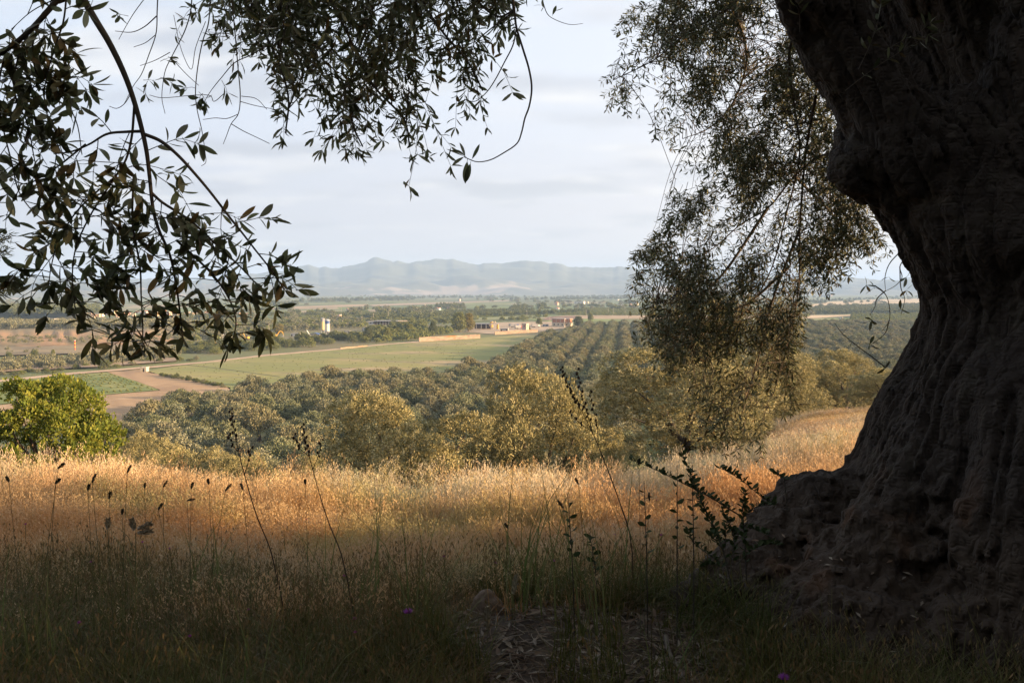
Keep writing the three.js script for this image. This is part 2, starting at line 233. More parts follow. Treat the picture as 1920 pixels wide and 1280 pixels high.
// tapered, gently bent tube through points
function addTube(S, pts, r0, r1, sides, c, steps) {
  const curve = pts.length > 2 ? new THREE.CatmullRomCurve3(pts) : new THREE.LineCurve3(pts[0], pts[1]);
  const n = steps ?? Math.max(2, pts.length * 3), fr = []; const N = new THREE.Vector3(), T = new THREE.Vector3(), B = new THREE.Vector3();
  for (let i = 0; i <= n; i++) {
    const t = i / n, p = curve.getPoint(t); curve.getTangent(t, T);
    if (!i) { N.set(Math.abs(T.y) > 0.9 ? 1 : 0, Math.abs(T.y) > 0.9 ? 0 : 1, 0); }
    N.addScaledVector(T, -N.dot(T)).normalize(); B.crossVectors(T, N);
    const rad = lerp(r0, r1, t), base = S.n; fr.push(base);
    for (let k = 0; k < sides; k++) { const a = k / sides * 6.28318, ca = Math.cos(a) * rad, sa = Math.sin(a) * rad; S.v(p.x + N.x * ca + B.x * sa, p.y + N.y * ca + B.y * sa, p.z + N.z * ca + B.z * sa, c); }
  }
  for (let i = 0; i < n; i++) for (let k = 0; k < sides; k++) { const k1 = (k + 1) % sides, a = fr[i] + k, b = fr[i] + k1, d = fr[i + 1] + k, e = fr[i + 1] + k1; S.I.push(a, d, b, b, d, e); }
  const tip = S.n, pe = curve.getPoint(1); S.v(pe.x, pe.y, pe.z, c); for (let k = 0; k < sides; k++) S.I.push(fr[n] + k, tip, fr[n] + (k + 1) % sides);
  return curve;
}
// a crown of leaf sprays: lobes are clumps; leaves stand in small rosettes near their surfaces, so that clumps shade one another
function crown(seed, o) {
  const r = rng(seed), S = new Soup(), lobes = o.lobes(r), dir = new THREE.Vector3(), p = new THREE.Vector3(), q = new THREE.Vector3(), tot = lobes.reduce((s, l) => s + l.r * l.r, 0);
  for (const l of lobes) {
    const n = Math.round(o.n * l.r * l.r / tot / o.spray);
    for (let i = 0; i < n; i++) {
      randomDir(r, dir); if (dir.y < -0.35 && r() < 0.6) dir.y *= -1;
      const rr = l.r * (o.shell + (1 - o.shell) * Math.sqrt(r())) * (0.86 + 0.3 * noise3(l.x * 3 + dir.x * 2.2, l.y + dir.y * 2.2, l.z * 3 + dir.z * 2.2));
      p.set(l.x + dir.x * rr, l.y + dir.y * rr * (l.sy ?? 0.85), l.z + dir.z * rr);
      if (o.minY !== undefined && p.y < o.minY) continue;
      const tone = o.tones[Math.floor(r() * o.tones.length)], k = 0.8 + 0.4 * r();
      for (let j = 0; j < o.spray; j++) {
        randomDir(r, q).addScaledVector(dir, 0.9); q.y += o.up; q.normalize();
        _t.copy(p).addScaledVector(randomDir(r, _u), o.len * 0.7);
        const kk = k * (0.85 + 0.3 * r()); addLeaf(S, _t, q, r, o.len * (0.7 + 0.6 * r()), o.wid * (0.7 + 0.6 * r()), [tone[0] * kk, tone[1] * kk, tone[2] * kk], r() < o.face ? dir : null);
      }
    }
  }
  return { geometry: S.build(), lobes };
}
function woodOf(seed, lobes, o) { // trunk and limbs that reach into the lobes
  const r = rng(seed), T = new Soup(), L = new Soup(), c = o.color ?? [0.085, 0.065, 0.048], fork = new THREE.Vector3((r() - 0.5) * 0.3, o.fork, (r() - 0.5) * 0.3);
  addTube(T, [new THREE.Vector3(0, -0.6, 0), new THREE.Vector3((r() - 0.5) * 0.15, o.fork * 0.5, (r() - 0.5) * 0.15), fork], o.rad * 1.25, o.rad * 0.8, 9, c, 6);
  for (const l of lobes) { const e = new THREE.Vector3(l.x, l.y, l.z); const m = fork.clone().lerp(e, 0.5); m.y += 0.12 * e.distanceTo(fork); m.x += (r() - 0.5) * 0.3; addTube(L, [fork.clone(), m, e], o.rad * 0.45, o.rad * 0.08, 5, c, 5); }
  return [T.build(), L.build()];
}
const BARK = std({ vertexColors: true, roughness: 0.95 });
const LEAF = leafy({ vertexColors: true, transmission: 0.18 });
const OLIVE_TONES = [[0.178, 0.178, 0.10], [0.22, 0.212, 0.124], [0.135, 0.145, 0.078], [0.265, 0.255, 0.165]];
function olivePrototype(seed, o) { const c = crown(seed, o), w = woodOf(seed + 1, c.lobes, o); return { crown: c.geometry, trunk: w[0], limbs: w[1] }; }
function makeTree(pr, name, label, category, pos, turn, s, group) { const g = thing(name, label, category, pos, turn, group); if (Array.isArray(s)) g.scale.set(...s); else g.scale.setScalar(s); part('trunk', pr.trunk, BARK, g); if (pr.limbs) part('limbs', pr.limbs, BARK, g); part('crown', pr.crown, pr.mat ?? LEAF, g); return g; }

// ---------------------------------------------------------------- the olive grove on the plain
const groveLobes = (r) => { const out = [], n = 13 + Math.floor(r() * 5); for (let i = 0; i < n; i++) { const a = i * 2.399 + r(), k = Math.sqrt((i + 0.5) / n), R = 3.3 * k; out.push({ x: Math.cos(a) * R, z: Math.sin(a) * R, y: 5.0 - 2.3 * k * k + (r() - 0.5) * 1.4, r: 1.0 + 0.85 * r(), sy: 0.9 }); } for (let i = 0; i < 6; i++) { const a = r() * 6.28; out.push({ x: Math.cos(a) * 2.9, z: Math.sin(a) * 2.9, y: 2.1 + r() * 0.7, r: 1.1 + 0.4 * r(), sy: 0.9 }); } return out; };
const GROVE_LABEL = 'grey-green olive tree standing in the planted rows of the grove below the hill';
const PROTO = []; const GROVE_TINT = [[1, 1, 1], [0.92, 1, 0.9], [1.08, 1.06, 1.1], [0.85, 0.9, 0.82], [1.1, 1.04, 0.95], [0.95, 1.02, 1.06]];
for (let k = 0; k < 6; k++) { const pr = olivePrototype(100 + 7 * k, { lobes: groveLobes, n: 6400, spray: 4, shell: 0.72, len: 0.40, wid: 0.18, up: 0.25, face: 0.85, tones: OLIVE_TONES.map((c) => c.map((v, i) => v * GROVE_TINT[k][i])), fork: 1.6, rad: 0.34 }); PROTO.push(pr); }
const ROW = 7.2 * Math.PI / 180, GX = [Math.cos(ROW), Math.sin(ROW)], GZ = [Math.sin(ROW), -Math.cos(ROW)];    // across the rows, along the rows (x, z)
{
  const edge = [[120, 900], [205, 842], [250, 812], [290, 785], [350, 772], [470, 756], [560, 738], [650, 724], [720, 719], [800, 713], [880, 704], [935, 690], [955, 668], [1000, 643], [1050, 629], [1100, 616], [1200, 612], [1300, 612], [1450, 612], [1800, 612]];
  const edgeAt = table(edge), r = rng(909), spots = [];
  for (let i = -40; i < 60; i++) for (let j = -4; j < 100; j++) {
    const jx = (r() - 0.5) * 1.6, jz = (r() - 0.5) * 2.2, a = i * 10.6 + jx + (fbm(j * 0.2, i * 0.1, 1, 2) * 1.5), b = j * 10.4 + jz + (i % 2) * 3;
    const x = GX[0] * a + GZ[0] * b, z = GX[1] * a + GZ[1] * b, d = -z, keep = r(), sz = 0.86 + 0.42 * r(), turn = r() * 6.28, k = Math.floor(r() * 6); if (d < 60 || d > 900) continue;
    const px = 960 + F * x / d; if (px < 60 || px > 1740) continue;
    const y = height(x, z); if (y > -20.5 + 4 * noise3(x * 0.05, 1, z * 0.05)) continue;
    const py = HORIZON + F * (EYE - y) / d; if (py < edgeAt(px) + (px < 960 ? 8 * (keep - 0.5) : 0)) continue;
    if (keep > 0.93) continue;
    spots.push({ x, y, z, d, s: sz, turn, k });
  }
  spots.sort((p, q) => p.d - q.d);
  const first = PROTO.map(() => null), rest = PROTO.map(() => []);
  let made = 0;
  for (const p of spots) {
    const pos = [p.x, p.y, p.z];
    if (made < 290) { made++; if (!first[p.k]) first[p.k] = makeTree(PROTO[p.k], 'grove_olive_tree', GROVE_LABEL, 'olive tree', pos, p.turn, p.s, 'olive trees in the grove below'); else copyOf(first[p.k], 'grove_olive_tree', GROVE_LABEL, pos, p.turn, [p.s, p.s * (0.92 + 0.16 * ((p.turn * 7) % 1)), p.s], 'olive trees in the grove below'); }
    else rest[p.k].push(p);
  }
  console.log('grove', spots.length);
  const g = new THREE.Group(); g.name = 'distant_olive_grove'; g.userData = { label: 'far rows of the olive grove merging into one grey-green mass', kind: 'stuff', category: 'olive grove' }; scene.add(g);
  const M = new THREE.Matrix4(), Q = new THREE.Quaternion(), UPV = new THREE.Vector3(0, 1, 0);
  rest.forEach((list, k) => { if (!list.length) return; const im = shade(new THREE.InstancedMesh(PROTO[k].crown, LEAF, list.length)); im.name = 'crowns'; list.forEach((p, i) => im.setMatrixAt(i, M.compose(new THREE.Vector3(p.x, p.y, p.z), Q.setFromAxisAngle(UPV, p.turn), new THREE.Vector3(p.s, p.s, p.s)))); im.userData.kind = 'stuff'; g.add(im); });
}

// ---------------------------------------------------------------- nearer trees on the slope
const nearLobes = (w, h, n, low) => (r) => { const out = []; for (let i = 0; i < n; i++) { const a = i * 2.399 + r() * 0.8, t = (i + 0.5) / n, yy = lerp(low, h * 0.9, Math.pow(t, 0.75)), prof = Math.sqrt(Math.max(0.08, 1 - Math.pow((yy - h * 0.5) / (h * 0.56), 2))), R = w * 0.5 * prof * (0.55 + 0.35 * r()) * 0.85; out.push({ x: Math.cos(a) * R, z: Math.sin(a) * R, y: yy - 0.3, r: w * (0.15 + 0.12 * r()), sy: 0.95 }); } return out; };
const NEAR_TONES = [[0.34, 0.295, 0.135], [0.27, 0.245, 0.115], [0.40, 0.35, 0.185], [0.20, 0.19, 0.088]];
const NEARP = []; for (let k = 0; k < 4; k++) NEARP.push(olivePrototype(300 + 11 * k, { lobes: nearLobes(5, 5, 14, 0.9), n: 88000, spray: 10, shell: 0.68, face: 0.7, len: 0.078, wid: 0.027, up: 0.3, tones: NEAR_TONES, fork: 1.0, rad: 0.2, minY: 0.15 }));
// pixel of the middle, pixel rows of top and foot, width in pixels, distance, prototype, label
[[1010, 682, 930, 240, 33, 0, 'tall golden-lit olive tree behind the meadow crest, left of the drooping one'],
 [775, 738, 945, 290, 31, 1, 'low rounded golden olive tree spreading just beyond the meadow crest'],
 [1275, 645, 900, 300, 25, 2, 'drooping olive tree whose skirts touch the sunlit meadow'],
 [1385, 770, 850, 115, 30, 3, 'small pale olive bush against the drooping tree, at the meadow edge'],
 [1445, 655, 800, 170, 52, 0, 'olive tree beyond the open meadow with its sunlit right side'],
 [1585, 660, 755, 150, 68, 1, 'dark shaded olive tree closing the far end of the meadow'],
 [1662, 690, 790, 130, 44, 3, 'olive tree half hidden behind the great trunk at the meadow'],
 [350, 822, 960, 170, 44, 3, 'pale yellow-green olive tree low on the slope, top just over the dry grass'],
 [455, 842, 960, 150, 42, 0, 'short olive tree peeping over the dry grass beside the pale yellow-green one'],
 [565, 862, 950, 110, 40, 1, 'smallest olive crown peeping over the dry grass before the rounded golden tree'],
 [1120, 800, 915, 110, 36, 1, 'low olive tree with dark foot at the right foot of the tall golden one'],
 [270, 800, 930, 130, 75, 0, 'olive tree on the slope just past the bright green broadleaf'],
 [1540, 690, 762, 120, 74, 3, 'dark olive tree beside the shaded one at the end of the meadow']].forEach(([px, y0, y1, w, d, k, label]) => {
  const foot = at(px, y1, d), gy = height(foot.x, foot.z), hTop = at(px, y0, d).y, h = Math.max(1.6, hTop - gy), wm = w * d / F;
  const t = makeTree(NEARP[k], 'slope_olive_tree', label, 'olive tree', [foot.x, gy - 0.05, foot.z], px * 0.37, 1); t.scale.set(wm / 4.0, h / 4.95, wm / 4.0);
});
{ // the bright green broadleaf at the left
  const lob = (r) => { const out = []; for (let i = 0; i < 34; i++) { const a = i * 2.399, k = Math.sqrt((i + 0.5) / 34), R = 1.75 * k; out.push({ x: Math.cos(a) * R, z: Math.sin(a) * R, y: 3.0 - 2.0 * k * k + (r() - 0.5) * 1.1, r: 0.26 + 0.3 * r(), sy: 0.8 }); } for (let i = 0; i < 12; i++) { const a = i * 0.55; out.push({ x: Math.cos(a) * 1.7, z: Math.sin(a) * 1.7, y: 0.5 + 0.5 * r(), r: 0.5, sy: 0.9 }); } return out; };
  const pr = olivePrototype(555, { lobes: lob, n: 42000, spray: 6, shell: 0.4, len: 0.075, wid: 0.05, up: 0.35, face: 0.4, tones: [[0.20, 0.225, 0.03], [0.15, 0.185, 0.025], [0.26, 0.26, 0.04], [0.11, 0.15, 0.022]], fork: 0.7, rad: 0.1, minY: 0 });
  pr.mat = leafy({ vertexColors: true, transmission: 0.45 });
  const d = 22, foot = at(85, 900, d), gy = height(foot.x, foot.z), h = at(85, 700, d).y - gy;
  const t = makeTree(pr, 'broadleaf_tree', 'bright yellow-green broadleaf tree rising behind the dry grass', 'tree', [foot.x, gy, foot.z], 0.4, 1); t.scale.set(1.02, h / 3.25, 1.02);
}

// ---------------------------------------------------------------- the ancient olive: one body from a field of tapered limbs
const OLD = new THREE.Group(); OLD.name = numbered('ancient_olive_tree');
OLD.userData = { label: 'huge gnarled ancient olive tree with hollow forked trunk and overhanging branches', category: 'olive tree' };
const TD = 4.5, toOld = (v) => v.clone().sub(OLD.position);
{ const b = at(1900, 1180, TD); OLD.position.set(b.x, 0, b.z); }
scene.add(OLD);
function surfaceNets(f, lo, n, cell) {
  const [nx, ny, nz] = n, V = new Float32Array(nx * ny * nz), id = (i, j, k) => i + nx * (j + ny * k);
  for (let k = 0; k < nz; k++) for (let j = 0; j < ny; j++) for (let i = 0; i < nx; i++) V[id(i, j, k)] = f(lo[0] + i * cell, lo[1] + j * cell, lo[2] + k * cell);
  const idx = new Int32Array(nx * ny * nz).fill(-1), P = [], I = [];
  const co = [0, 1, nx, nx + 1, nx * ny, nx * ny + 1, nx * ny + nx, nx * ny + nx + 1], ed = [[0, 1], [2, 3], [4, 5], [6, 7], [0, 2], [1, 3], [4, 6], [5, 7], [0, 4], [1, 5], [2, 6], [3, 7]];
  for (let k = 0; k < nz - 1; k++) for (let j = 0; j < ny - 1; j++) for (let i = 0; i < nx - 1; i++) {
    const b = id(i, j, k); let neg = 0; for (let c = 0; c < 8; c++) if (V[b + co[c]] < 0) neg++; if (!neg || neg === 8) continue;
    let x = 0, y = 0, z = 0, m = 0; for (const [p, q] of ed) { const a = V[b + co[p]], e = V[b + co[q]]; if ((a < 0) === (e < 0)) continue; const t = a / (a - e); x += lerp(p & 1, q & 1, t); y += lerp((p >> 1) & 1, (q >> 1) & 1, t); z += lerp(p >> 2, q >> 2, t); m++; }
    idx[b] = P.length / 3; P.push(lo[0] + (i + x / m) * cell, lo[1] + (j + y / m) * cell, lo[2] + (k + z / m) * cell);
  }
  for (let k = 1; k < nz - 1; k++) for (let j = 1; j < ny - 1; j++) for (let i = 1; i < nx - 1; i++) {
    const b = id(i, j, k), s = V[b] < 0;
    const quad = (o, a, c, d, flip) => { if (a < 0 || c < 0 || d < 0 || o < 0) return; if (flip) I.push(o, c, a, a, c, d); else I.push(o, a, c, a, d, c); };
    if (s !== (V[b + 1] < 0)) quad(idx[b], idx[b - nx], idx[b - nx * ny], idx[b - nx - nx * ny], !s);
    if (s !== (V[b + nx] < 0)) quad(idx[b], idx[b - nx * ny], idx[b - 1], idx[b - 1 - nx * ny], !s);
    if (s !== (V[b + nx * ny] < 0)) quad(idx[b], idx[b - 1], idx[b - nx], idx[b - 1 - nx], !s);
  }
  const g = new THREE.BufferGeometry(); g.setAttribute('position', new THREE.Float32BufferAttribute(P, 3)); g.setIndex(I); return g;
}
const CAPS = [], BACK = []; let into = CAPS; // [a, b, ra, rb]
const node = (px, py, d, rpx) => ({ p: at(px + 9, py, d), r: rpx * d / F });
function chain(list) { const n = list.map((l) => node(...l)); for (let i = 0; i + 1 < n.length; i++) into.push([n[i].p, n[i + 1].p, n[i].r, n[i + 1].r]); }
chain([[1985, 1330, 4.5, 440], [1975, 1050, 4.5, 375], [1965, 890, 4.5, 338], [1968, 790, 4.5, 268], [1975, 690, 4.5, 244], [1985, 610, 4.5, 238], [1995, 560, 4.5, 236], [1985, 490, 4.5, 238], [1955, 435, 4.5, 238], [1905, 395, 4.5, 224], [1812, 350, 4.5, 158]]);
chain([[1790, 318, 4.45, 146], [1715, 270, 4.42, 108], [1664, 200, 4.4, 74], [1598, 105, 4.35, 62], [1540, 0, 4.3, 62], [1478, -130, 4.2, 64], [1380, -330, 4.1, 66]]);
chain([[1640, 318, 4.4, 50], [1592, 312, 4.36, 34]]);           // left limb
chain([[1960, 400, 4.2, 170], [1942, 240, 4.15, 66], [1938, 100, 4.15, 60], [1945, -120, 4.1, 58]]);                                                      // right limb, nearest
into = BACK;
chain([[1960, 300, 4.7, 120], [1885, 170, 5.15, 46], [1800, 50, 5.4, 50], [1700, -90, 5.5, 58], [1590, -260, 5.5, 60]]);                                      // limb crossing behind
chain([[1810, 330, 5.6, 150], [1760, 160, 5.95, 120], [1740, -20, 6.0, 130], [1740, -200, 6.0, 120]]);                                                   // hollow back wall
into = CAPS;
chain([[1600, 945, 4.75, 68], [1512, 964, 4.7, 68], [1460, 1030, 4.55, 64], [1375, 1092, 4.4, 48], [1290, 1130, 4.3, 32]]);                              // buttress root
chain([[1910, 760, 4.05, 110], [1920, 1000, 3.85, 105], [1935, 1240, 3.65, 120]]);                                                                      // near root flare
chain([[1760, 740, 4.3, 40], [1715, 890, 4.25, 66], [1650, 1010, 4.2, 70], [1600, 1120, 4.1, 66]]);
const MOUND = at(1640, 1290, 4.15);
const VOID = [3.9, 4.2, 4.5, 4.8, 5.05].map((d) => [node(1742, -90, d, 112), node(1780, 110, d, 84), node(1802, 196, d, 44)]);
const HOLES = [[node(1812, 1010, 3.6, 38), node(1800, 1130, 3.5, 80)], [node(1735, 862, 3.72, 13), node(1735, 885, 3.72, 16)], [node(1752, 742, 3.95, 7), node(1752, 752, 3.95, 9)], [node(1705, 940, 3.9, 9), node(1695, 1010, 3.85, 10)], [node(1800, 905, 3.7, 10), node(1808, 960, 3.7, 12)]];
const AX = at(1985, 800, 4.5).x, AZ = -4.5;
function capD(x, y, z, a, b, ra, rb) { const bx = b.x - a.x, by = b.y - a.y, bz = b.z - a.z, px = x - a.x, py = y - a.y, pz = z - a.z, t = clamp((px * bx + py * by + pz * bz) / (bx * bx + by * by + bz * bz)), dx = px - bx * t, dy = py - by * t, dz = pz - bz * t; return Math.sqrt(dx * dx + dy * dy + dz * dz) - (ra + (rb - ra) * t); }
function trunkField(x, y, z) {
  let d = 9; for (const [a, b, ra, rb] of CAPS) { const e = capD(x, y, z, a, b, ra, rb); const h = Math.max(0.13 - Math.abs(d - e), 0) / 0.13; d = Math.min(d, e) - h * h * 0.13 * 0.25; }
  if (y > 2) for (const V of VOID) for (let i = 0; i < 2; i++) { const e = -capD(x, y, z, V[i].p, V[i + 1].p, V[i].r, V[i + 1].r); const h = Math.max(0.08 - Math.abs(d - e), 0) / 0.08; d = Math.max(d, e) + h * h * 0.02; }
  for (const [a, b, ra, rb] of BACK) { const e = capD(x, y, z, a, b, ra, rb); const h = Math.max(0.1 - Math.abs(d - e), 0) / 0.1; d = Math.min(d, e) - h * h * 0.025; }
  const mx = (x - MOUND.x) / 0.98, my = (y - MOUND.y + 0.12) / 0.64, mz = (z - MOUND.z) / 0.75, me = (Math.sqrt(mx * mx + my * my + mz * mz) - 1) * 0.6; { const h = Math.max(0.2 - Math.abs(d - me), 0) / 0.2; d = Math.min(d, me) - h * h * 0.2 * 0.25; }
  if (d > 0.25 || d < -0.3) return d;
  d += 0.075 * noise3(x * 1.9, y * 1.5, z * 1.9) + 0.03 * noise3(x * 4.1 + y * 0.8, y * 1.6, z * 4.1) + 0.01 * noise3(x * 9, y * 5, z * 9);   // swellings and flutes
  for (const [a, b] of HOLES) { const e = -capD(x, y, z, a.p, b.p, a.r, b.r); const h = Math.max(0.05 - Math.abs(d - e), 0) / 0.05; d = Math.max(d, e) + h * h * 0.05 * 0.25; }
  const th = Math.atan2(x - AX, -(z - AZ)), up = smooth(1.75, 2.3, y); const w = noise3(x * 2.3, y * 1.1, z * 2.3) * 1.6;                                                            // bark ridges that wander round the flutes
  const low = smooth(0.8, 0.3, y) * smooth(2.6, 2.1, x), rid = Math.abs(lerp(noise3(th * 15 + w * 0.07, y * 2.2, 3), noise3(x * 17 + y * 7.5, y * 2.4, z * 17), up)), rid2 = noise3(x * 31, y * 17, z * 31), crk = Math.abs(noise3(th * 11 + 5, y * 8.5, 9));
  d += (0.056 * Math.exp(-rid * 7) + 0.016 * Math.exp(-crk * 9) - 0.012) * (1 - 0.6 * low) + 0.011 * rid2 + 0.006 * noise3(x * 62, y * 34, z * 62) + low * (0.036 * noise3(x * 13, y * 13, z * 13) + 0.026 * noise3(x * 29, y * 29, z * 29));
  return d;
}
{
  const a = at(1270, 1300, 4.4), cell = 0.0145, lo = [a.x - 0.1, -0.45, -6.45], n = [Math.ceil(3.1 / cell), Math.ceil(4.3 / cell), Math.ceil(3.5 / cell)];
  const g = surfaceNets(trunkField, lo, n, cell), p = g.attributes.position, C = [], uv = [], cx = at(1960, 800, 4.5);
  for (let i = 0; i < p.count; i++) {
    const x = p.getX(i), y = p.getY(i), z = p.getZ(i), m = fbm(x * 3, y * 2, z * 3, 3), f = noise3(x * 26, y * 7, z * 26);
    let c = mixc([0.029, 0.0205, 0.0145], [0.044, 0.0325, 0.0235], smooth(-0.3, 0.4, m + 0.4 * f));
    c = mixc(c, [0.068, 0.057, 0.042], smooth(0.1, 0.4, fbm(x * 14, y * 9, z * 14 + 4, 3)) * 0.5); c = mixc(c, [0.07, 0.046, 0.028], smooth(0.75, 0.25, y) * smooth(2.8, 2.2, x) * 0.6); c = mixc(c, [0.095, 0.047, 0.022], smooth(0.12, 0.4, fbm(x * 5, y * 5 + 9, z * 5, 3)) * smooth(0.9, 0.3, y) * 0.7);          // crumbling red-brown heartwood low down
    C.push(...c); uv.push(Math.atan2(x - cx.x, -(z - cx.z)) * 0.9, y);
  }
  g.setAttribute('color', new THREE.Float32BufferAttribute(C, 3)); g.setAttribute('uv', new THREE.Float32BufferAttribute(uv, 2)); g.translate(-OLD.position.x, -OLD.position.y, -OLD.position.z); g.computeVertexNormals();
  console.log('trunk tris', g.index.count / 3);
  const bark = grainTexture(512, 3, (u, v) => { const w = noise3(u * 6, 2, v * 6) * 0.06, a = Math.abs(noise3((u + w) * 32, 3, v * 16)), b = Math.abs(noise3(u * 64, 6, v * 64)); const q = clamp(0.25 + a * 0.8 + b * 0.35); return [q, q, q]; });
  const flat = g.toNonIndexed(), fp = flat.attributes.position, fn = flat.attributes.normal, fu = flat.attributes.uv;
  for (let i = 0; i < fp.count; i += 3) { const nx = Math.abs(fn.getX(i) + fn.getX(i + 1) + fn.getX(i + 2)), ny = Math.abs(fn.getY(i) + fn.getY(i + 1) + fn.getY(i + 2)), nz = Math.abs(fn.getZ(i) + fn.getZ(i + 1) + fn.getZ(i + 2)); for (let k = i; k < i + 3; k++) ny > nx && ny > nz ? fu.setXY(k, fp.getX(k), fp.getZ(k)) : nz > nx ? fu.setXY(k, fp.getX(k), fp.getY(k)) : fu.setXY(k, fp.getZ(k), fp.getY(k)); }
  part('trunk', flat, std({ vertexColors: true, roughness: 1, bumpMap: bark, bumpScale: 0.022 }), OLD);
}

// ---------------------------------------------------------------- leaves and hanging branches of the ancient olive
function bladeLeaf(curl, fold, w) { // an olive leaf of length 1 along +Y, width w, folded on the midrib and curled back
  const S = new Soup(), n = 6, prof = (t) => Math.pow(Math.max(0, Math.sin(Math.PI * Math.pow(t, 1.12))), 0.72); const c = [1, 1, 1];
  for (let i = 0; i <= n; i++) { const t = i / n, half = 0.5 * w * prof(t), y = t * (1 - 0.12 * curl * t), z = -curl * t * t * 0.35; for (const s of [-1, 0, 1]) S.v(s * half, y, z + Math.abs(s) * half * fold, c); }
  for (let i = 0; i < n; i++) for (let s = 0; s < 2; s++) { const a = i * 3 + s; S.I.push(a, a + 1, a + 4, a, a + 4, a + 3); }
  addTube(S, [new THREE.Vector3(0, -0.1, 0), new THREE.Vector3(0, 0.02, 0)], 0.012, 0.012, 4, [0.9, 0.8, 0.6], 1);
  const g = S.build(); g.deleteAttribute('color'); return g;
}
const BLADES = [bladeLeaf(0.2, 0.28, 0.29), bladeLeaf(0.6, 0.2, 0.33), bladeLeaf(-0.3, 0.35, 0.27), bladeLeaf(1.1, 0.25, 0.30)];
const SMALL_BLADES = [new Soup(), new Soup()].map((S, k) => { const c = [1, 1, 1], w = 0.13 - 0.02 * k; S.v(0, 0, 0, c); S.v(w * 0.85, 0.35, 0.035, c); S.v(w * 0.9, 0.72, 0.02 - 0.04 * k, c); S.v(0, 0.5, -0.02, c); S.v(-w * 0.85, 0.35, 0.035, c); S.v(-w * 0.9, 0.72, 0.02 - 0.04 * k, c); S.v(0, 1, -0.06 - 0.1 * k, c); S.I.push(0, 1, 3, 0, 3, 4, 1, 2, 3, 3, 5, 4, 2, 6, 3, 3, 6, 5); const g = S.build(); g.deleteAttribute('color'); return g; });
const LEAF_SHADES = [[0.10, 0.108, 0.052], [0.08, 0.095, 0.045], [0.16, 0.158, 0.105], [0.12, 0.118, 0.062], [0.20, 0.13, 0.05]].map((c) => leafy({ color: rgb(...c), transmission: 0.35, roughness: 0.45 }));
const LEAF_ONE = leafy({ color: 0xffffff, transmission: 0.3, roughness: 0.6 });
const TWIG = [0.075, 0.058, 0.042];
const lookMat = (pos, dir, roll, len) => { const y = dir.clone().normalize(), x = new THREE.Vector3(), z = new THREE.Vector3(); x.set(Math.cos(roll), 0.2, Math.sin(roll)); x.addScaledVector(y, -x.dot(y)).normalize(); z.crossVectors(x, y); return new THREE.Matrix4().makeBasis(x, y, z).scale(new THREE.Vector3(len, len, len)).setPosition(pos); };
class Spray { // one limb's twigs and leaves
  constructor(seed) { this.r = rng(seed); this.S = new Soup(); this.leaves = []; }
  line(pts, r0, r1) { return addTube(this.S, pts, r0, r1, 6, TWIG, Math.max(4, pts.length * 4)); }
  // leaves in opposite pairs along a curve between t0 and t1
  dress(curve, t0, t1, pairs, len, droop = 0.3) {
    const r = this.r, T = new THREE.Vector3();
    for (let i = 0; i < pairs; i++) {
      const t = lerp(t0, t1, (i + r() * 0.7) / pairs), p = curve.getPoint(t); curve.getTangent(t, T); const ph = i * 1.57 + r() * 0.9, side = new THREE.Vector3(Math.cos(ph), Math.sin(ph) * 0.7, Math.sin(ph)); side.addScaledVector(T, -side.dot(T)).normalize();
      for (const s of [-1, 1]) { if (r() < 0.14) continue; const d = T.clone().multiplyScalar(0.35 + 0.6 * r()).addScaledVector(side, s * (0.7 + 0.5 * r())); d.addScaledVector(randomDir(r), 0.3); d.y -= droop * (r() - 0.45); this.leaves.push([p.clone().addScaledVector(side, s * 0.002), d, r() * 6.28, len * (0.65 + 0.5 * r())]); }
    }
    const p = curve.getPoint(t1); curve.getTangent(t1, T); for (let k = 0; k < 4; k++) this.leaves.push([p, T.clone().multiplyScalar(0.6).addScaledVector(randomDir(r), 0.85), r() * 6.28, len * (0.6 + 0.45 * r())]);
  }
  twig(p, dir, length, len, pairs, rad = 0.0016, sag = 0.35) {
    const r = this.r, d = dir.clone().normalize(), a = p.clone().addScaledVector(d, length * 0.35).addScaledVector(randomDir(r), length * 0.06), b = p.clone().addScaledVector(d, length * 0.7).addScaledVector(randomDir(r), length * 0.08), e = p.clone().addScaledVector(d, length);
    b.y -= sag * length * 0.35; e.y -= sag * length; const c = addTube(this.S, [p, a, b, e], rad, rad * 0.45, 5, TWIG, 7); if (pairs) this.dress(c, 0.2, 1, pairs, len); return c;
  }
}
const toPts = (list, d) => list.map(([px, py, dd]) => at(px, py, dd ?? d));
camera.updateMatrixWorld(); const VIEW = camera.matrixWorld.clone().invert();
function hang(label, sp, single) { // a branch part of the tree: its wood, with each large leaf a piece of its own, or all small leaves as one mass
  const g = sp.S.build(); g.translate(-OLD.position.x, -OLD.position.y, -OLD.position.z);
  const b = part('branch', g, BARK, OLD, label), off = new THREE.Matrix4().makeTranslation(-OLD.position.x, -OLD.position.y, -OLD.position.z), r = sp.r;
  if (single) { // the leaves that show largest are pieces of their own, the rest one mass
    const size = ([p, , , len]) => { const v = p.clone().applyMatrix4(VIEW); return v.z > -1 || Math.abs(v.x / v.z) * F > 970 || Math.abs(v.y / v.z) * F > 645 ? 0 : len / -v.z; }, order = sp.leaves.map((l, i) => [size(l), i]).sort((x, y) => y[0] - x[0]), own = new Set(order.slice(0, single).map((o) => o[1])), mass = [];
    sp.leaves.forEach((l, i) => { const [p, d, roll, len] = l, k = Math.floor(r() * 4), q = r() < 0.07 ? 4 : Math.floor(r() * 4); if (!own.has(i)) { mass.push(l); return; } const m = part('leaf', BLADES[k], LEAF_SHADES[q], b); m.applyMatrix4(off.clone().multiply(lookMat(p, d, roll, len))); });
    if (mass.length) leafMass(b, mass, r, off, BLADES);
  }
  else leafMass(b, sp.leaves, r, off);
  return b;
}
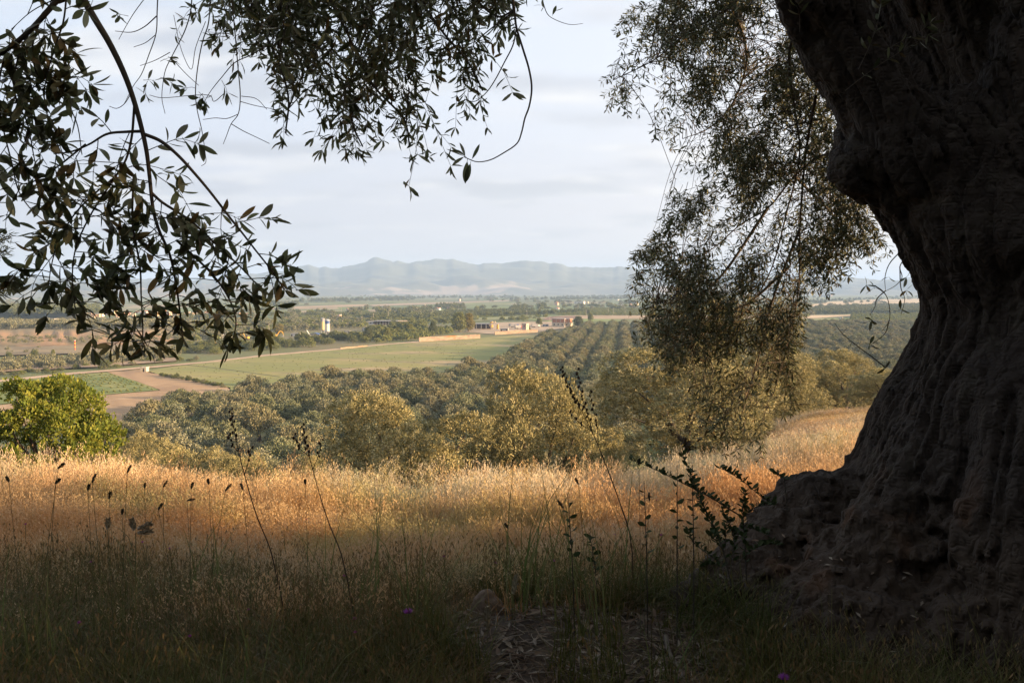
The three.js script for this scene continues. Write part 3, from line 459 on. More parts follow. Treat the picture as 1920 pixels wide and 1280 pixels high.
function leafMass(parent, leaves, r, off, blades = SMALL_BLADES) {
  blades.forEach((geo, k) => { const mine = leaves.filter((_, i) => i % blades.length === k), im = shade(new THREE.InstancedMesh(geo, LEAF_ONE, mine.length)); im.name = 'leaves'; im.userData.kind = 'stuff';
    mine.forEach(([p, d, roll, len], i) => { im.setMatrixAt(i, off.clone().multiply(lookMat(p, d, roll, len))); const k2 = 0.7 + 0.6 * r(), c = r() < 0.07 ? [0.15, 0.10, 0.04] : r() < 0.4 ? [0.215, 0.21, 0.125] : [0.115, 0.128, 0.06]; im.setColorAt(i, rgb(c[0] * k2, c[1] * k2, c[2] * k2)); }); parent.add(im); });
}
// --- left hand spray, close to the eye: big separate leaves
const LD = 2.5;
{
  const A = new Spray(41), L = 0.062;
  const main = A.line(toPts([[128, -60], [157, 0], [180, 40], [203, 78], [230, 133], [247, 178], [263, 233], [274, 283], [280, 333], [287, 395], [297, 430], [318, 478], [330, 537], [337, 587], [343, 640]], LD), 0.0105, 0.002);
  const arch = A.line(toPts([[266, 250], [300, 264], [333, 291], [367, 328], [397, 364], [433, 411], [447, 428], [478, 468], [508, 506], [533, 543]], LD), 0.0052, 0.0018);
  const mid = A.line(toPts([[282, 360], [302, 378], [357, 414], [407, 460], [450, 500], [492, 545]], LD), 0.0045, 0.0016);
  const left = A.line(toPts([[262, 246], [236, 247], [200, 251], [167, 270], [133, 284], [100, 288]], LD), 0.0045, 0.0018);
  const inner = A.line(toPts([[252, 190], [250, 215], [246, 258], [235, 300], [215, 332], [195, 362], [165, 410], [140, 470], [135, 530], [142, 590]], LD), 0.0042, 0.0016);
  const drop = A.line(toPts([[330, 450], [400, 517], [430, 562], [442, 602], [436, 638]], LD), 0.0035, 0.0015);
  const drop2 = A.line(toPts([[250, 330], [248, 420], [262, 500], [264, 556], [267, 612], [266, 655]], LD), 0.0035, 0.0015);
  const t2 = A.line(toPts([[215, 332], [180, 360], [140, 400], [110, 450], [95, 500], [90, 540]], LD + 0.05), 0.003, 0.0014);
  const t3 = A.line(toPts([[160, 270], [110, 310], [80, 330], [45, 345], [15, 330]], LD + 0.05), 0.003, 0.0014);
  A.dress(arch, 0.93, 1, 5, L * 0.9); A.dress(mid, 0.9, 1, 4, L); A.dress(drop, 0.88, 1, 4, L); A.dress(drop2, 0.9, 1, 4, L * 0.95); A.dress(main, 0.93, 1, 4, L); A.dress(inner, 0.9, 1, 4, L); A.dress(t2, 0.9, 1, 3, L); A.dress(t3, 0.6, 1, 4, L * 0.8);
  const shoot = (c, ts, dirs, len, pairs) => ts.forEach((t, i) => { const p = c.getPoint(t), [dx, dy] = dirs[i % dirs.length]; A.twig(p, new THREE.Vector3(dx, dy, (A.r() - 0.5) * 1.1), len * (0.75 + 0.5 * A.r()), L, pairs, 0.0015, 0.25); });
  shoot(main, [0.5, 0.58, 0.64, 0.70, 0.76, 0.82, 0.88, 0.94], [[1, 0.5], [-1, 0.1], [0.9, -0.2], [-0.9, -0.4]], 0.14, 5);
  shoot(arch, [0.5, 0.6, 0.75, 0.86], [[0.2, -1], [0.9, 0.4], [-0.5, -1]], 0.09, 3); shoot(mid, [0.2, 0.4, 0.55, 0.7, 0.82], [[-0.3, -1], [0.9, 0.3], [0.3, -1]], 0.11, 3);
  shoot(left, [0.15, 0.35, 0.5, 0.68, 0.85, 0.97], [[-0.5, -0.9], [-0.8, 0.7], [0.1, -1]], 0.13, 5); shoot(inner, [0.35, 0.45, 0.55, 0.62, 0.7, 0.78, 0.86, 0.93], [[-0.9, 0.1], [0.9, -0.3], [-0.8, -0.6], [0.6, -0.8]], 0.13, 5);
  shoot(t2, [0.3, 0.5, 0.7, 0.85, 0.95], [[-0.9, 0.1], [0.7, -0.7], [-0.6, -0.8]], 0.11, 5); shoot(drop, [0.4, 0.62, 0.8], [[0.9, 0.1], [-0.8, -0.5]], 0.08, 3); shoot(drop2, [0.2, 0.3, 0.4, 0.5, 0.6, 0.72, 0.84], [[-0.9, -0.2], [0.9, -0.4], [-0.8, -0.7]], 0.11, 4); shoot(t3, [0.3, 0.55, 0.8], [[-0.5, -0.9], [-0.7, 0.6]], 0.11, 3);
  shoot(main, [0.46, 0.54, 0.61, 0.67, 0.73, 0.79, 0.85, 0.91], [[-0.8, -0.5], [0.8, -0.6], [-0.7, 0.4], [1, 0.1]], 0.15, 5); shoot(inner, [0.4, 0.5, 0.58, 0.66, 0.74, 0.82, 0.9], [[0.8, 0.2], [-1, -0.1], [0.7, -0.6]], 0.14, 5); shoot(mid, [0.12, 0.3, 0.48, 0.64], [[-0.6, -0.8], [0.5, -0.9]], 0.12, 4); shoot(t2, [0.2, 0.4, 0.6, 0.78], [[-0.8, -0.5], [0.9, -0.1]], 0.12, 5);
  shoot(main, [0.58, 0.66, 0.74, 0.8, 0.87, 0.95, 0.99], [[-1, -0.3], [1, -0.3], [-0.6, 0.7], [0.7, 0.6]], 0.13, 4); shoot(drop2, [0.35, 0.5, 0.66, 0.8, 0.95], [[1, 0.2], [-1, 0]], 0.13, 4); shoot(drop, [0.3, 0.5, 0.7, 0.92], [[-1, 0.1], [1, 0.2]], 0.1, 3); shoot(mid, [0.55, 0.75, 0.9], [[1, 0], [-0.7, -0.7]], 0.12, 3); shoot(arch, [0.68, 0.8, 0.92], [[-0.8, -0.6], [1, -0.1]], 0.1, 3); shoot(inner, [0.7, 0.8, 0.88, 0.96], [[-1, -0.2], [1, 0]], 0.14, 4); shoot(t2, [0.5, 0.7, 0.9], [[-1, 0.1], [0.6, -0.8]], 0.12, 4);
  console.log('left leaves', A.leaves.length);
  hang('leafy spray arching down over the fields, its large leaves dark against the sky', A, 150);
  const B = new Spray(43), L2 = 0.064, d2 = 2.45;
  const bough = B.line(toPts([[180, -80], [107, 0], [50, 62], [0, 100], [-60, 130]], d2), 0.0095, 0.006);
  const c1 = B.line(toPts([[125, -20], [118, 40], [105, 80], [90, 130], [82, 180], [95, 240], [120, 300]], d2), 0.003, 0.0013), c2 = B.line(toPts([[75, 35], [60, 90], [70, 140], [95, 160], [122, 190], [143, 230], [153, 290]], d2), 0.003, 0.0013), c3 = B.line(toPts([[55, 58], [30, 120], [28, 180], [50, 230], [62, 290], [70, 330]], d2), 0.003, 0.0013), c4 = B.line(toPts([[10, 95], [-5, 170], [5, 240], [20, 300], [35, 360], [60, 395], [90, 420]], d2), 0.003, 0.0012);
  const c5 = B.line(toPts([[120, -10], [60, 20], [20, 55]], d2), 0.002, 0.001);
  const sh = (c, ts, dirs, len, pairs) => ts.forEach((t, i) => { const [dx, dy] = dirs[i % dirs.length]; B.twig(c.getPoint(t), new THREE.Vector3(dx, dy, (B.r() - 0.5)), len * (0.75 + 0.5 * B.r()), L2, pairs, 0.0014, 0.25); });
  sh(c1, [0.1, 0.25, 0.4, 0.55, 0.7], [[0.9, 0.1], [-0.9, -0.4], [0.8, -0.6]], 0.1, 3); sh(c2, [0.1, 0.25, 0.35, 0.5], [[-0.9, -0.2], [0.8, -0.3], [-0.5, -0.9]], 0.1, 4); sh(c3, [0.05, 0.15, 0.25, 0.35, 0.45, 0.55, 0.65, 0.75, 0.85, 0.97], [[-0.9, -0.3], [0.9, -0.3], [-0.4, -0.9], [0.9, 0.4]], 0.12, 5); sh(c4, [0.05, 0.18, 0.3, 0.42, 0.5], [[0.8, -0.4], [-0.7, -0.5]], 0.12, 5); sh(c5, [0.2, 0.6, 0.9], [[-0.3, -0.9], [0.2, 0.9]], 0.08, 3); sh(bough, [0.35, 0.5, 0.62], [[0.5, -0.9], [-0.4, -1]], 0.1, 3);
  sh(c2, [0.05, 0.2, 0.3, 0.42], [[0.9, -0.4], [-0.8, -0.5]], 0.13, 5); sh(c3, [0.1, 0.3, 0.5, 0.7], [[0.9, -0.1], [-0.8, 0.3]], 0.14, 5); sh(c4, [0.1, 0.2, 0.3, 0.38], [[0.9, -0.1], [0.6, -0.8]], 0.14, 5); sh(bough, [0.42, 0.55, 0.7, 0.8], [[0.2, -1], [0.7, -0.7]], 0.14, 5);
  hang('branch tip hanging in at the corner beside the cypress, thick with leaves', B, 55);
}
// --- bare twigs and the looping shoot
{
  const T = new Spray(47), d = 2.9, f = (l, r0 = 0.0022, r1 = 0.0009) => T.line(toPts(l, d), r0, r1);
  f([[296, -30], [294, 20], [292, 62], [278, 104], [264, 140], [250, 160], [232, 195]]); f([[293, 30], [270, 50], [247, 60], [215, 58]]); f([[290, 66], [272, 80], [250, 88]], 0.0015); f([[272, -5], [250, 25], [235, 50], [222, 74]], 0.0015);
  f([[360, -30], [357, 20], [347, 55], [335, 80], [322, 105], [310, 130], [305, 155], [303, 185], [309, 213]]); f([[318, 98], [290, 113], [262, 123]], 0.0014); f([[385, 40], [366, 90], [358, 130], [340, 95], [325, 28]], 0.0012);
  f([[395, -30], [390, 45], [380, 75], [371, 120], [366, 170], [368, 200], [378, 245], [384, 285], [385, 305], [377, 311]]); f([[432, -20], [440, 60], [446, 130], [450, 180], [446, 214], [433, 232], [424, 255], [418, 270]]); f([[433, 232], [455, 245], [480, 257], [505, 269]], 0.0014); f([[446, 214], [425, 222], [403, 221], [380, 224]], 0.0013);
  f([[500, 85], [470, 103], [440, 117], [415, 145], [395, 170], [380, 195]]); f([[450, 190], [475, 197], [515, 205]], 0.0012); f([[452, 180], [480, 185], [500, 205]], 0.0012); f([[420, 175], [400, 190], [395, 180], [370, 178], [300, 183], [280, 178]], 0.0013); f([[320, 108], [350, 140], [372, 160]], 0.0012); f([[245, 175], [232, 195], [218, 203], [204, 199]], 0.0015);
  for (const [px, py, dx, dy] of [[268, 150, 0.9, 0.1], [276, 152, -0.2, -1], [300, 115, 0.6, 0.5], [300, 145, 0.8, -0.2], [365, 165, -0.9, 0.2], [372, 172, 0.6, -0.8], [385, 60, 1, 0.1], [405, 70, 0.8, 0.6], [415, 150, 0.5, -1], [380, 175, -0.7, -0.6], [360, 40, -0.6, 0.4], [240, 30, -0.9, 0.2]]) T.twig(at(px, py, d), new THREE.Vector3(dx, dy, (T.r() - 0.5)), 0.035, 0.045, 1, 0.0009, 0.2);
  f([[958, -40], [962, 0], [965, 24], [968, 50], [980, 90], [992, 130], [997, 165], [992, 200], [984, 222], [978, 248], [970, 268], [945, 286], [918, 300], [893, 303], [870, 294]], 0.0042, 0.0014); f([[968, 54], [962, 84], [945, 118], [928, 150], [912, 173], [890, 190], [870, 186]], 0.0024, 0.0012); f([[962, 22], [945, 35], [925, 50], [900, 70]], 0.0028, 0.0018);
  f([[1014, -20], [1020, 10], [1028, 28], [1044, 38], [1070, 46], [1093, 44]], 0.0016, 0.0007);
  const put = (px, py, dx, dy, len) => T.leaves.push([at(px, py, d), new THREE.Vector3(dx, dy, 0.15), Math.PI * (1 + (px % 7) * 0.06), len]);
  put(871, 292, -0.9, 0.75, 0.052); put(871, 293, -0.95, 0.25, 0.062); put(870, 294, -0.8, -0.55, 0.05); put(885, 298, 0.45, 1, 0.052); put(876, 302, -0.1, -1, 0.075); put(882, 306, -0.25, -1, 0.066); put(872, 294, -0.3, 0.9, 0.05);
  put(1016, 10, -0.9, 0.1, 0.03); put(1020, 12, -0.4, -0.9, 0.02); put(1036, 28, 0.4, 0.9, 0.034); put(1040, 20, 0.9, 0.2, 0.03); put(1016, 0, 0.2, -1, 0.025);
  hang('bare knotted twigs and a looping shoot with a few curled leaves', T, 45);
}
// --- the clump hanging at the top between the twigs and the looping shoot
function inPoly(poly, x, y) { let c = false; for (let i = 0, j = poly.length - 1; i < poly.length; j = i++) { const [xi, yi] = poly[i], [xj, yj] = poly[j]; if ((yi > y) !== (yj > y) && x < (xj - xi) * (y - yi) / (yj - yi) + xi) c = !c; } return c; }
function fill(sp, poly, count, dNear, dFar, leafLen, pairs, skel, dens, lean) {
  let x0 = 1e9, x1 = -1e9, y0 = 1e9, y1 = -1e9; for (const [x, y] of poly) { x0 = Math.min(x0, x); x1 = Math.max(x1, x); y0 = Math.min(y0, y); y1 = Math.max(y1, y); }
  const r = sp.r, bones = []; for (const b of skel) { const pts = b.map((q) => at(...q)); const c = sp.line(pts, 0.011 * pts[0].z / -6, 0.003); for (let i = 0; i <= 24; i++) bones.push(c.getPoint(i / 24)); }
  let made = 0; for (let tries = 0; made < count && tries < count * 12; tries++) {
    const px = lerp(x0, x1, r()), py = lerp(y0, y1, r()), d = lerp(dNear, dFar, r()); if (!inPoly(poly, px, py)) continue; if (r() > dens(px, py)) continue;
    const e = at(px, py, d); let best = null, bd = 1e9; for (const b of bones) { const q = b.distanceToSquared(e) * (0.7 + 0.6 * r()); if (q < bd) { bd = q; best = b; } }
    const dir = e.clone().sub(best); dir.y -= 0.1; const ln = (0.75 + 0.6 * r()) * leafLen * 4.1; dir.normalize().addScaledVector(randomDir(r), 0.55); dir.x += lean; dir.y -= 0.35; dir.normalize();
    const st = e.clone().addScaledVector(dir, -ln * 0.5);
    if (r() < 0.28) { const m = best.clone().lerp(st, 0.5); m.y += 0.12 * best.distanceTo(st); addTube(sp.S, [best, m, st], 0.003, 0.0016, 4, TWIG, 6); }
    sp.twig(st, dir, ln, leafLen, pairs, 0.0016, 0.3); made++;
  }
}
{
  const C = new Spray(53), poly = [[395, -120], [350, -20], [400, 40], [470, 60], [490, 110], [510, 165], [520, 215], [545, 240], [560, 190], [600, 165], [630, 190], [640, 250], [665, 255], [690, 255], [735, 220], [745, 280], [770, 312], [785, 275], [800, 290], [812, 235], [800, 210], [850, 195], [880, 170], [915, 160], [930, 110], [965, 80], [950, 20], [945, -120]].map(([x, y]) => [x, y > 60 ? y - 48 * smooth(60, 200, y) : y]);
  const skel = [[[560, -160, 3.5], [600, -40, 3.5], [650, 60, 3.5], [700, 160, 3.5], [758, 225, 3.5], [768, 275, 3.5]], [[760, -160, 3.7], [780, -20, 3.6], [830, 60, 3.5], [880, 120, 3.4], [905, 170, 3.4]], [[420, -140, 3.4], [450, -20, 3.4], [510, 90, 3.4], [540, 180, 3.4], [535, 250, 3.4]], [[660, -150, 3.9], [700, 0, 3.9], [660, 130, 3.9], [660, 230, 3.8], [680, 275, 3.8]], [[860, -140, 3.3], [880, -20, 3.3], [930, 30, 3.3], [962, 20, 3.2]], [[520, -140, 4.2], [560, 0, 4.2], [590, 120, 4.2]]];
  fill(C, poly, 430, 3.0, 4.3, 0.06, 6, skel, (x, y) => { const k = 1.05 - smooth(60, 330, y) * 0.72 - (x < 500 ? 0.62 * (1 - smooth(380, 500, x) * 0.55) : 0) - smooth(880, 950, x) * 0.5; return k * (0.2 + 1.3 * smooth(-0.25, 0.25, noise3(x * 0.024, y * 0.024, 4))); }, -0.1);
  console.log('top leaves', C.leaves.length);
  hang('dense leafy clump hanging down from above, between the bare twigs and the looping shoot', C, false);
}
{ // --- the long drooping curtain beside the trunk
  const D = new Spray(59), poly = [[1165, -60], [1180, 60], [1155, 120], [1136, 152], [1160, 178], [1215, 165], [1228, 235], [1262, 245], [1300, 285], [1268, 330], [1245, 400], [1240, 440], [1178, 470], [1200, 500], [1190, 530], [1215, 560], [1212, 610], [1250, 650], [1262, 690], [1300, 740], [1350, 800], [1420, 830], [1460, 780], [1490, 700], [1490, 640], [1500, 600], [1520, 540], [1565, 500], [1600, 465], [1660, 440], [1640, 395], [1590, 350], [1575, 300], [1560, 200], [1520, 100], [1460, -20], [1450, -60]];
  const skel = [[[1500, -160, 6.2], [1440, -60, 6.3], [1360, 20, 6.4], [1290, 60, 6.4], [1230, 110, 6.3], [1150, 150, 6.2]], [[1575, 300, 5.9], [1545, 290, 6.3], [1490, 330, 6.7], [1440, 390, 6.9], [1390, 420, 7.0], [1330, 470, 7.0], [1260, 490, 6.9]], [[1510, 20, 5.6], [1480, 100, 6.0], [1490, 200, 6.3], [1500, 290, 6.5], [1475, 400, 6.6], [1440, 520, 6.7], [1380, 600, 6.7], [1300, 660, 6.6]], [[1530, 180, 5.4], [1510, 300, 6.2], [1500, 430, 6.4], [1498, 540, 6.4], [1480, 640, 6.4], [1450, 740, 6.4]], [[1440, 390, 6.9], [1350, 520, 6.9], [1300, 560, 6.8], [1230, 570, 6.7]], [[1380, 20, 6.6], [1400, 120, 7.2], [1370, 200, 7.4], [1330, 240, 7.4], [1280, 260, 7.3]], [[1490, 330, 7.0], [1560, 400, 7.2], [1600, 450, 7.1], [1620, 440, 7.0]], [[1480, 500, 6.8], [1400, 570, 6.9], [1330, 600, 6.9], [1280, 650, 6.8]], [[1500, 430, 6.4], [1450, 560, 6.6], [1420, 680, 6.7], [1390, 780, 6.7]]];
  const hole = (x, y, cx, cy, rx, ry) => { const q = ((x - cx) / rx) ** 2 + ((y - cy) / ry) ** 2; return q < 1 ? 0.05 : smooth(1, 1.6, q) * 0.9 + 0.1; };
  fill(D, poly, 2800, 5.6, 8.2, 0.054, 7, skel, (x, y) => { let k = (0.16 + 0.35 * smooth(1440, 1540, x) + 1.3 * smooth(-0.25, 0.3, noise3(x * 0.022, y * 0.022, 8))); k *= hole(x, y, 1320, 225, 36, 36) * hole(x, y, 1290, 330, 26, 40) * hole(x, y, 1425, 70, 14, 26) * hole(x, y, 1345, 395, 30, 18); k *= 1 - 0.55 * smooth(560, 800, y); if (x < 1240 && y < 200) k *= 0.6; return k; }, -0.12);
  console.log('curtain leaves', D.leaves.length);
  hang('long drooping curtain of fine leafy twigs beside the trunk', D, false);
  const E = new Spray(61), d = 4.3; // thin whips that hang in the gap before the trunk
  const w = (l) => E.line(toPts(l, d), 0.003, 0.0012); w([[1690, 470], [1668, 495], [1660, 520], [1661, 545]]); w([[1700, 480], [1688, 500], [1692, 520], [1680, 535], [1660, 546]]); w([[1640, 535], [1655, 545], [1665, 560], [1668, 600], [1655, 620]]); w([[1661, 545], [1645, 560], [1641, 575], [1632, 590]]); w([[1688, 500], [1690, 540], [1697, 560], [1690, 590]]); w([[1668, 600], [1660, 625], [1635, 645]]);
  w([[1662, 690], [1640, 672], [1610, 650], [1580, 625], [1565, 605]]);
  for (const [px, py, k] of [[1625, 535, 4], [1640, 540, 3], [1700, 520, 4], [1635, 600, 5], [1632, 645, 5], [1690, 580, 3], [1700, 545, 4], [1668, 520, 2], [1600, 640, 1], [1578, 625, 1], [1660, 690, 2]]) for (let i = 0; i < k; i++) { const a = (i / k) * 5.2 + px; E.leaves.push([at(px, py, d), new THREE.Vector3(Math.cos(a), Math.sin(a) * 0.9 - 0.2, E.r() - 0.5), E.r() * 6.28, 0.045 * (0.8 + 0.4 * E.r())]); }
  hang('thin whips with star-like leaf tufts in the gap before the trunk', E, 32);
  const G = new Spray(67); // sucker shoots in the fork of the trunk
  G.twig(at(1585, 170, 3.75), new THREE.Vector3(0.9, 0.5, 0.2), 0.36, 0.06, 6, 0.0018, -0.1); G.twig(at(1610, 130, 3.75), new THREE.Vector3(0.3, 1, 0.2), 0.24, 0.06, 5, 0.0018, -0.1); G.twig(at(1660, 95, 3.75), new THREE.Vector3(1, 0.5, 0.1), 0.2, 0.055, 5, 0.0016, -0.1); G.twig(at(1500, 60, 3.9), new THREE.Vector3(-0.2, 0.7, 0.4), 0.22, 0.055, 4, 0.0016, 0);
  hang('sucker shoots with slender leaves growing in the fork of the trunk', G, 14);
}
{ // --- unseen rest of the crown overhead, with leaf masses added to block sun and sky
  const r = rng(71), leaves = []; const Wd = new Soup();
  for (let i = 0; i < 34000; i++) {
    const x = -9 + 20 * r(), d = -13 + 19.5 * r(); const lowest = d > -0.5 ? 1.5 + 0.37 * (d + 0.5) + 1.9 : 2.7; const y = lowest + Math.pow(r(), 1.5) * 3.4; if (y > 7.6 || d > 5.5) continue; if (fbm(x * 0.35, y * 0.3, d * 0.35, 2) < -0.3) continue;
    leaves.push([new THREE.Vector3(x, y, -d), randomDir(r), r() * 6.28, 0.24 + 0.16 * r()]);
  }
  for (let i = 0; i < 27000; i++) { const x = 3.4 + 5.5 * r(), d = -7 + 10.2 * r(), y = 0.3 + 4.8 * r(); if (x < 3.2 + 0.62 * Math.max(0, d)) continue; leaves.push([new THREE.Vector3(x, y, -d), randomDir(r), r() * 6.28, 0.22 + 0.14 * r()]); }   // low unseen leaves to the right, massed to block the sun
  for (let i = 0; i < 6000; i++) { const d = 2.6 + 2.3 * r(), x = 0.66 * d + 1.1 + 4.5 * r(), y = 2.3 + 3.2 * r(); leaves.push([new THREE.Vector3(x, y, -d), randomDir(r), r() * 6.28, 0.2 + 0.14 * r()]); }  // unseen leaves added to stop sun patches on the limbs
  for (let i = 0; i < 2000; i++) { const q = r(), d = 3.0 + 3.6 * (1 - Math.sqrt(q)), x = 0.66 * d + 1.6 + 5 * r(), y = 0.05 + 2.5 * r(); if (noise3(x * 1.1, y * 1.3, d * 1.1) < -0.1) continue; leaves.push([new THREE.Vector3(x, y + Math.min(0, height(x, -d)), -d), randomDir(r), r() * 6.28, 0.14 + 0.14 * r()]); }  // thinning leaves added out of view to soften and dapple the shade edge
  for (let i = 0; i < 6000; i++) { const d = 2.4 + 2.5 * r(), x = 0.62 * d + 1.0 + 4.6 * r(), y = 0.1 + 3.1 * r(); leaves.push([new THREE.Vector3(x, y, -d), randomDir(r), r() * 6.28, 0.2 + 0.14 * r()]); }  // unseen leaves added to keep sun off the root flare
  for (let i = 0; i < 2400; i++) { const d = 4.3 + 1.4 * r(), x = 0.64 * d + 1.0 + 2.2 * r(), y = 2.9 + 2.6 * r(); leaves.push([new THREE.Vector3(x, y, -d), randomDir(r), r() * 6.28, 0.2 + 0.14 * r()]); }  // unseen leaves added to keep sun out of the fork
  for (let i = 0; i < 2500; i++) { const d = -1.5 + 8 * r(), x = -(0.66 * Math.max(0, d) + 1.6 + 5 * Math.sqrt(r())), y = height(x, -d) + 0.2 + 4.6 * r(); leaves.push([new THREE.Vector3(x, y, -d), randomDir(r), r() * 6.28, 0.22 + 0.16 * r()]); }  // leaves added beyond the left margin to cut sky light on the trunk
  for (let i = 0; i < 3200; i++) { const d = 3.9 + 2.6 * r(), x = 1.3 + 2.6 * r() + 0.15 * (d - 4), y = 1.6 + 0.36 * d + 0.25 + 0.9 * r(); leaves.push([new THREE.Vector3(x, y, -d), randomDir(r), r() * 6.28, 0.18 + 0.12 * r()]); }  // leaves added above the fork to darken its hollow
  for (let i = 0; i < 20000; i++) { const a = 1.75 + 2.95 * r(), R = 3.2 + 6 * r(), x = Math.sin(a) * R * 1.15, d = Math.cos(a) * R, y = height(x, -d) + 0.3 + 5 * r(); if (d > 0.2 || (x > 0 && d > -0.8)) continue; leaves.push([new THREE.Vector3(x, y, -d), randomDir(r), r() * 6.28, 0.24 + 0.16 * r()]); }   // unseen leaves added uphill of the eye to shut out sky light
  for (const l of [[[2.0, 3.6, -4.2], [0.5, 4.3, -3.0], [-1.5, 4.6, -1.2], [-4, 4.8, 0.5]], [[2.9, 3.6, -4.3], [3.6, 4.4, -2.0], [3.0, 4.9, 1.5], [1.5, 5.1, 5]], [[0.5, 4.3, -3.0], [-1.1, 4.1, -2.9], [-1.6, 3.2, -2.6], [-1.25, 2.3, -2.5]], [[0.5, 4.3, -3.0], [0.1, 4.2, -3.6], [-0.6, 3.0, -3.5]], [[2.9, 4.2, -4.0], [5, 5, -2], [7, 5, 0]]]) addTube(Wd, l.map((p) => new THREE.Vector3(...p)), 0.1, 0.02, 8, TWIG, 14);
  const wg = Wd.build(); wg.translate(-OLD.position.x, 0, -OLD.position.z); const b = part('branch', wg, BARK, OLD, 'great boughs spreading overhead, unseen, with leaf masses added to block light');
  leafMass(b, leaves, r, new THREE.Matrix4().makeTranslation(-OLD.position.x, 0, -OLD.position.z));
}

// ---------------------------------------------------------------- buildings and works on the plain
const paint = (r, g, b, o = {}) => std({ color: rgb(r, g, b), roughness: 0.85, ...o });
const PAL = { white: paint(0.62, 0.58, 0.53), cream: paint(0.58, 0.47, 0.33), pink: paint(0.55, 0.36, 0.28), peach: paint(0.58, 0.40, 0.25), grey: paint(0.30, 0.29, 0.28), brick: paint(0.36, 0.16, 0.085), tile: paint(0.42, 0.17, 0.085), dark: paint(0.03, 0.03, 0.035, { roughness: 0.3 }), blue: paint(0.06, 0.11, 0.27), yellow: paint(0.58, 0.33, 0.04), steel: paint(0.36, 0.37, 0.39, { metalness: 0.4, roughness: 0.5 }), concrete: paint(0.42, 0.37, 0.31), red: paint(0.42, 0.07, 0.04), rust: paint(0.45, 0.22, 0.10), door: paint(0.06, 0.04, 0.03), rubber: paint(0.02, 0.02, 0.02) };
const box = (w, h, d, x = 0, y = 0, z = 0) => new THREE.BoxGeometry(w, h, d).translate(x, y + h / 2, z);
function prism(w, d, rise, over, t) { const s = new THREE.Shape(); const a = w / 2 + over; s.moveTo(-a, 0); s.lineTo(0, rise); s.lineTo(a, 0); s.lineTo(a, -t); s.lineTo(0, rise - t); s.lineTo(-a, -t); s.closePath(); return new THREE.ExtrudeGeometry(s, { depth: d + 2 * over, bevelEnabled: false }).translate(0, 0, -d / 2 - over); }
function gableWall(w, h, rise, d) { const s = new THREE.Shape(); s.moveTo(-w / 2, 0); s.lineTo(w / 2, 0); s.lineTo(w / 2, h); s.lineTo(0, h + rise); s.lineTo(-w / 2, h); s.closePath(); return new THREE.ExtrudeGeometry(s, { depth: d, bevelEnabled: false }).translate(0, 0, -d / 2); }
// a house w wide and d deep whose front looks to +z: walls, roof, windows with sills, a door
function house(name, label, category, px, py, wpx, hpx, o = {}, group) {
  const p = onPlain(px, py), k = pxm(p), w = wpx * k * (o.narrow ?? 0.8), h = hpx * k, d = w * (o.deep ?? 0.8), g = thing(name, label, category, [p.x, PLAIN - 0.05, p.z], o.turn ?? -0.5, group), wall = PAL[o.wall ?? 'white'];
  const gab = o.roof !== 'flat', rise = gab ? Math.min(h * 0.3, w * 0.22) : 0, hw = gab ? h - rise : h * 0.95;
  part('wall', gab ? gableWall(w, hw, rise - 0.06, d) : box(w, hw, d), wall, g);
  part('roof', gab ? prism(w, d, rise, 0.35, 0.16).translate(0, hw + 0.14, 0) : box(w + 0.3, h * 0.05 + 0.12, d + 0.3, 0, hw + 0.004, 0), PAL[o.tile ?? (gab ? 'tile' : 'concrete')], g);
  const nw = o.wins ?? 2, st = Math.max(1, Math.round(hw / 3.2)), ww = Math.min(1.2, w / (nw * 2.2)), wh = Math.min(1.4, hw / st * 0.45);
  for (let s = 0; s < st; s++) { for (let i = 0; i < nw; i++) { if (!s && i === 0 && nw > 1) continue; const win = part('window', box(ww, wh, 0.1, lerp(-0.36, 0.36, nw > 1 ? i / (nw - 1) : 0.5) * w, hw / st * (s + 0.35), d / 2), PAL.dark, g); part('sill', box(ww * 1.25, 0.12, 0.22, lerp(-0.36, 0.36, nw > 1 ? i / (nw - 1) : 0.5) * w, hw / st * (s + 0.35) - 0.121, d / 2), wall, win); } part('window', box(0.1, wh, ww, w / 2, hw / st * (s + 0.35), d * 0.15), PAL.dark, g); }
  part('door', box(Math.min(1.1, w * 0.16), Math.min(2.1, hw * 0.7), 0.12, -0.36 * w, 0.05, d / 2), PAL.door, g);
  if (o.chimney) part('chimney', box(0.5, 1.3, 0.5, w * 0.2, hw + rise * 0.4, -d * 0.1), wall, g);
  return g;
}
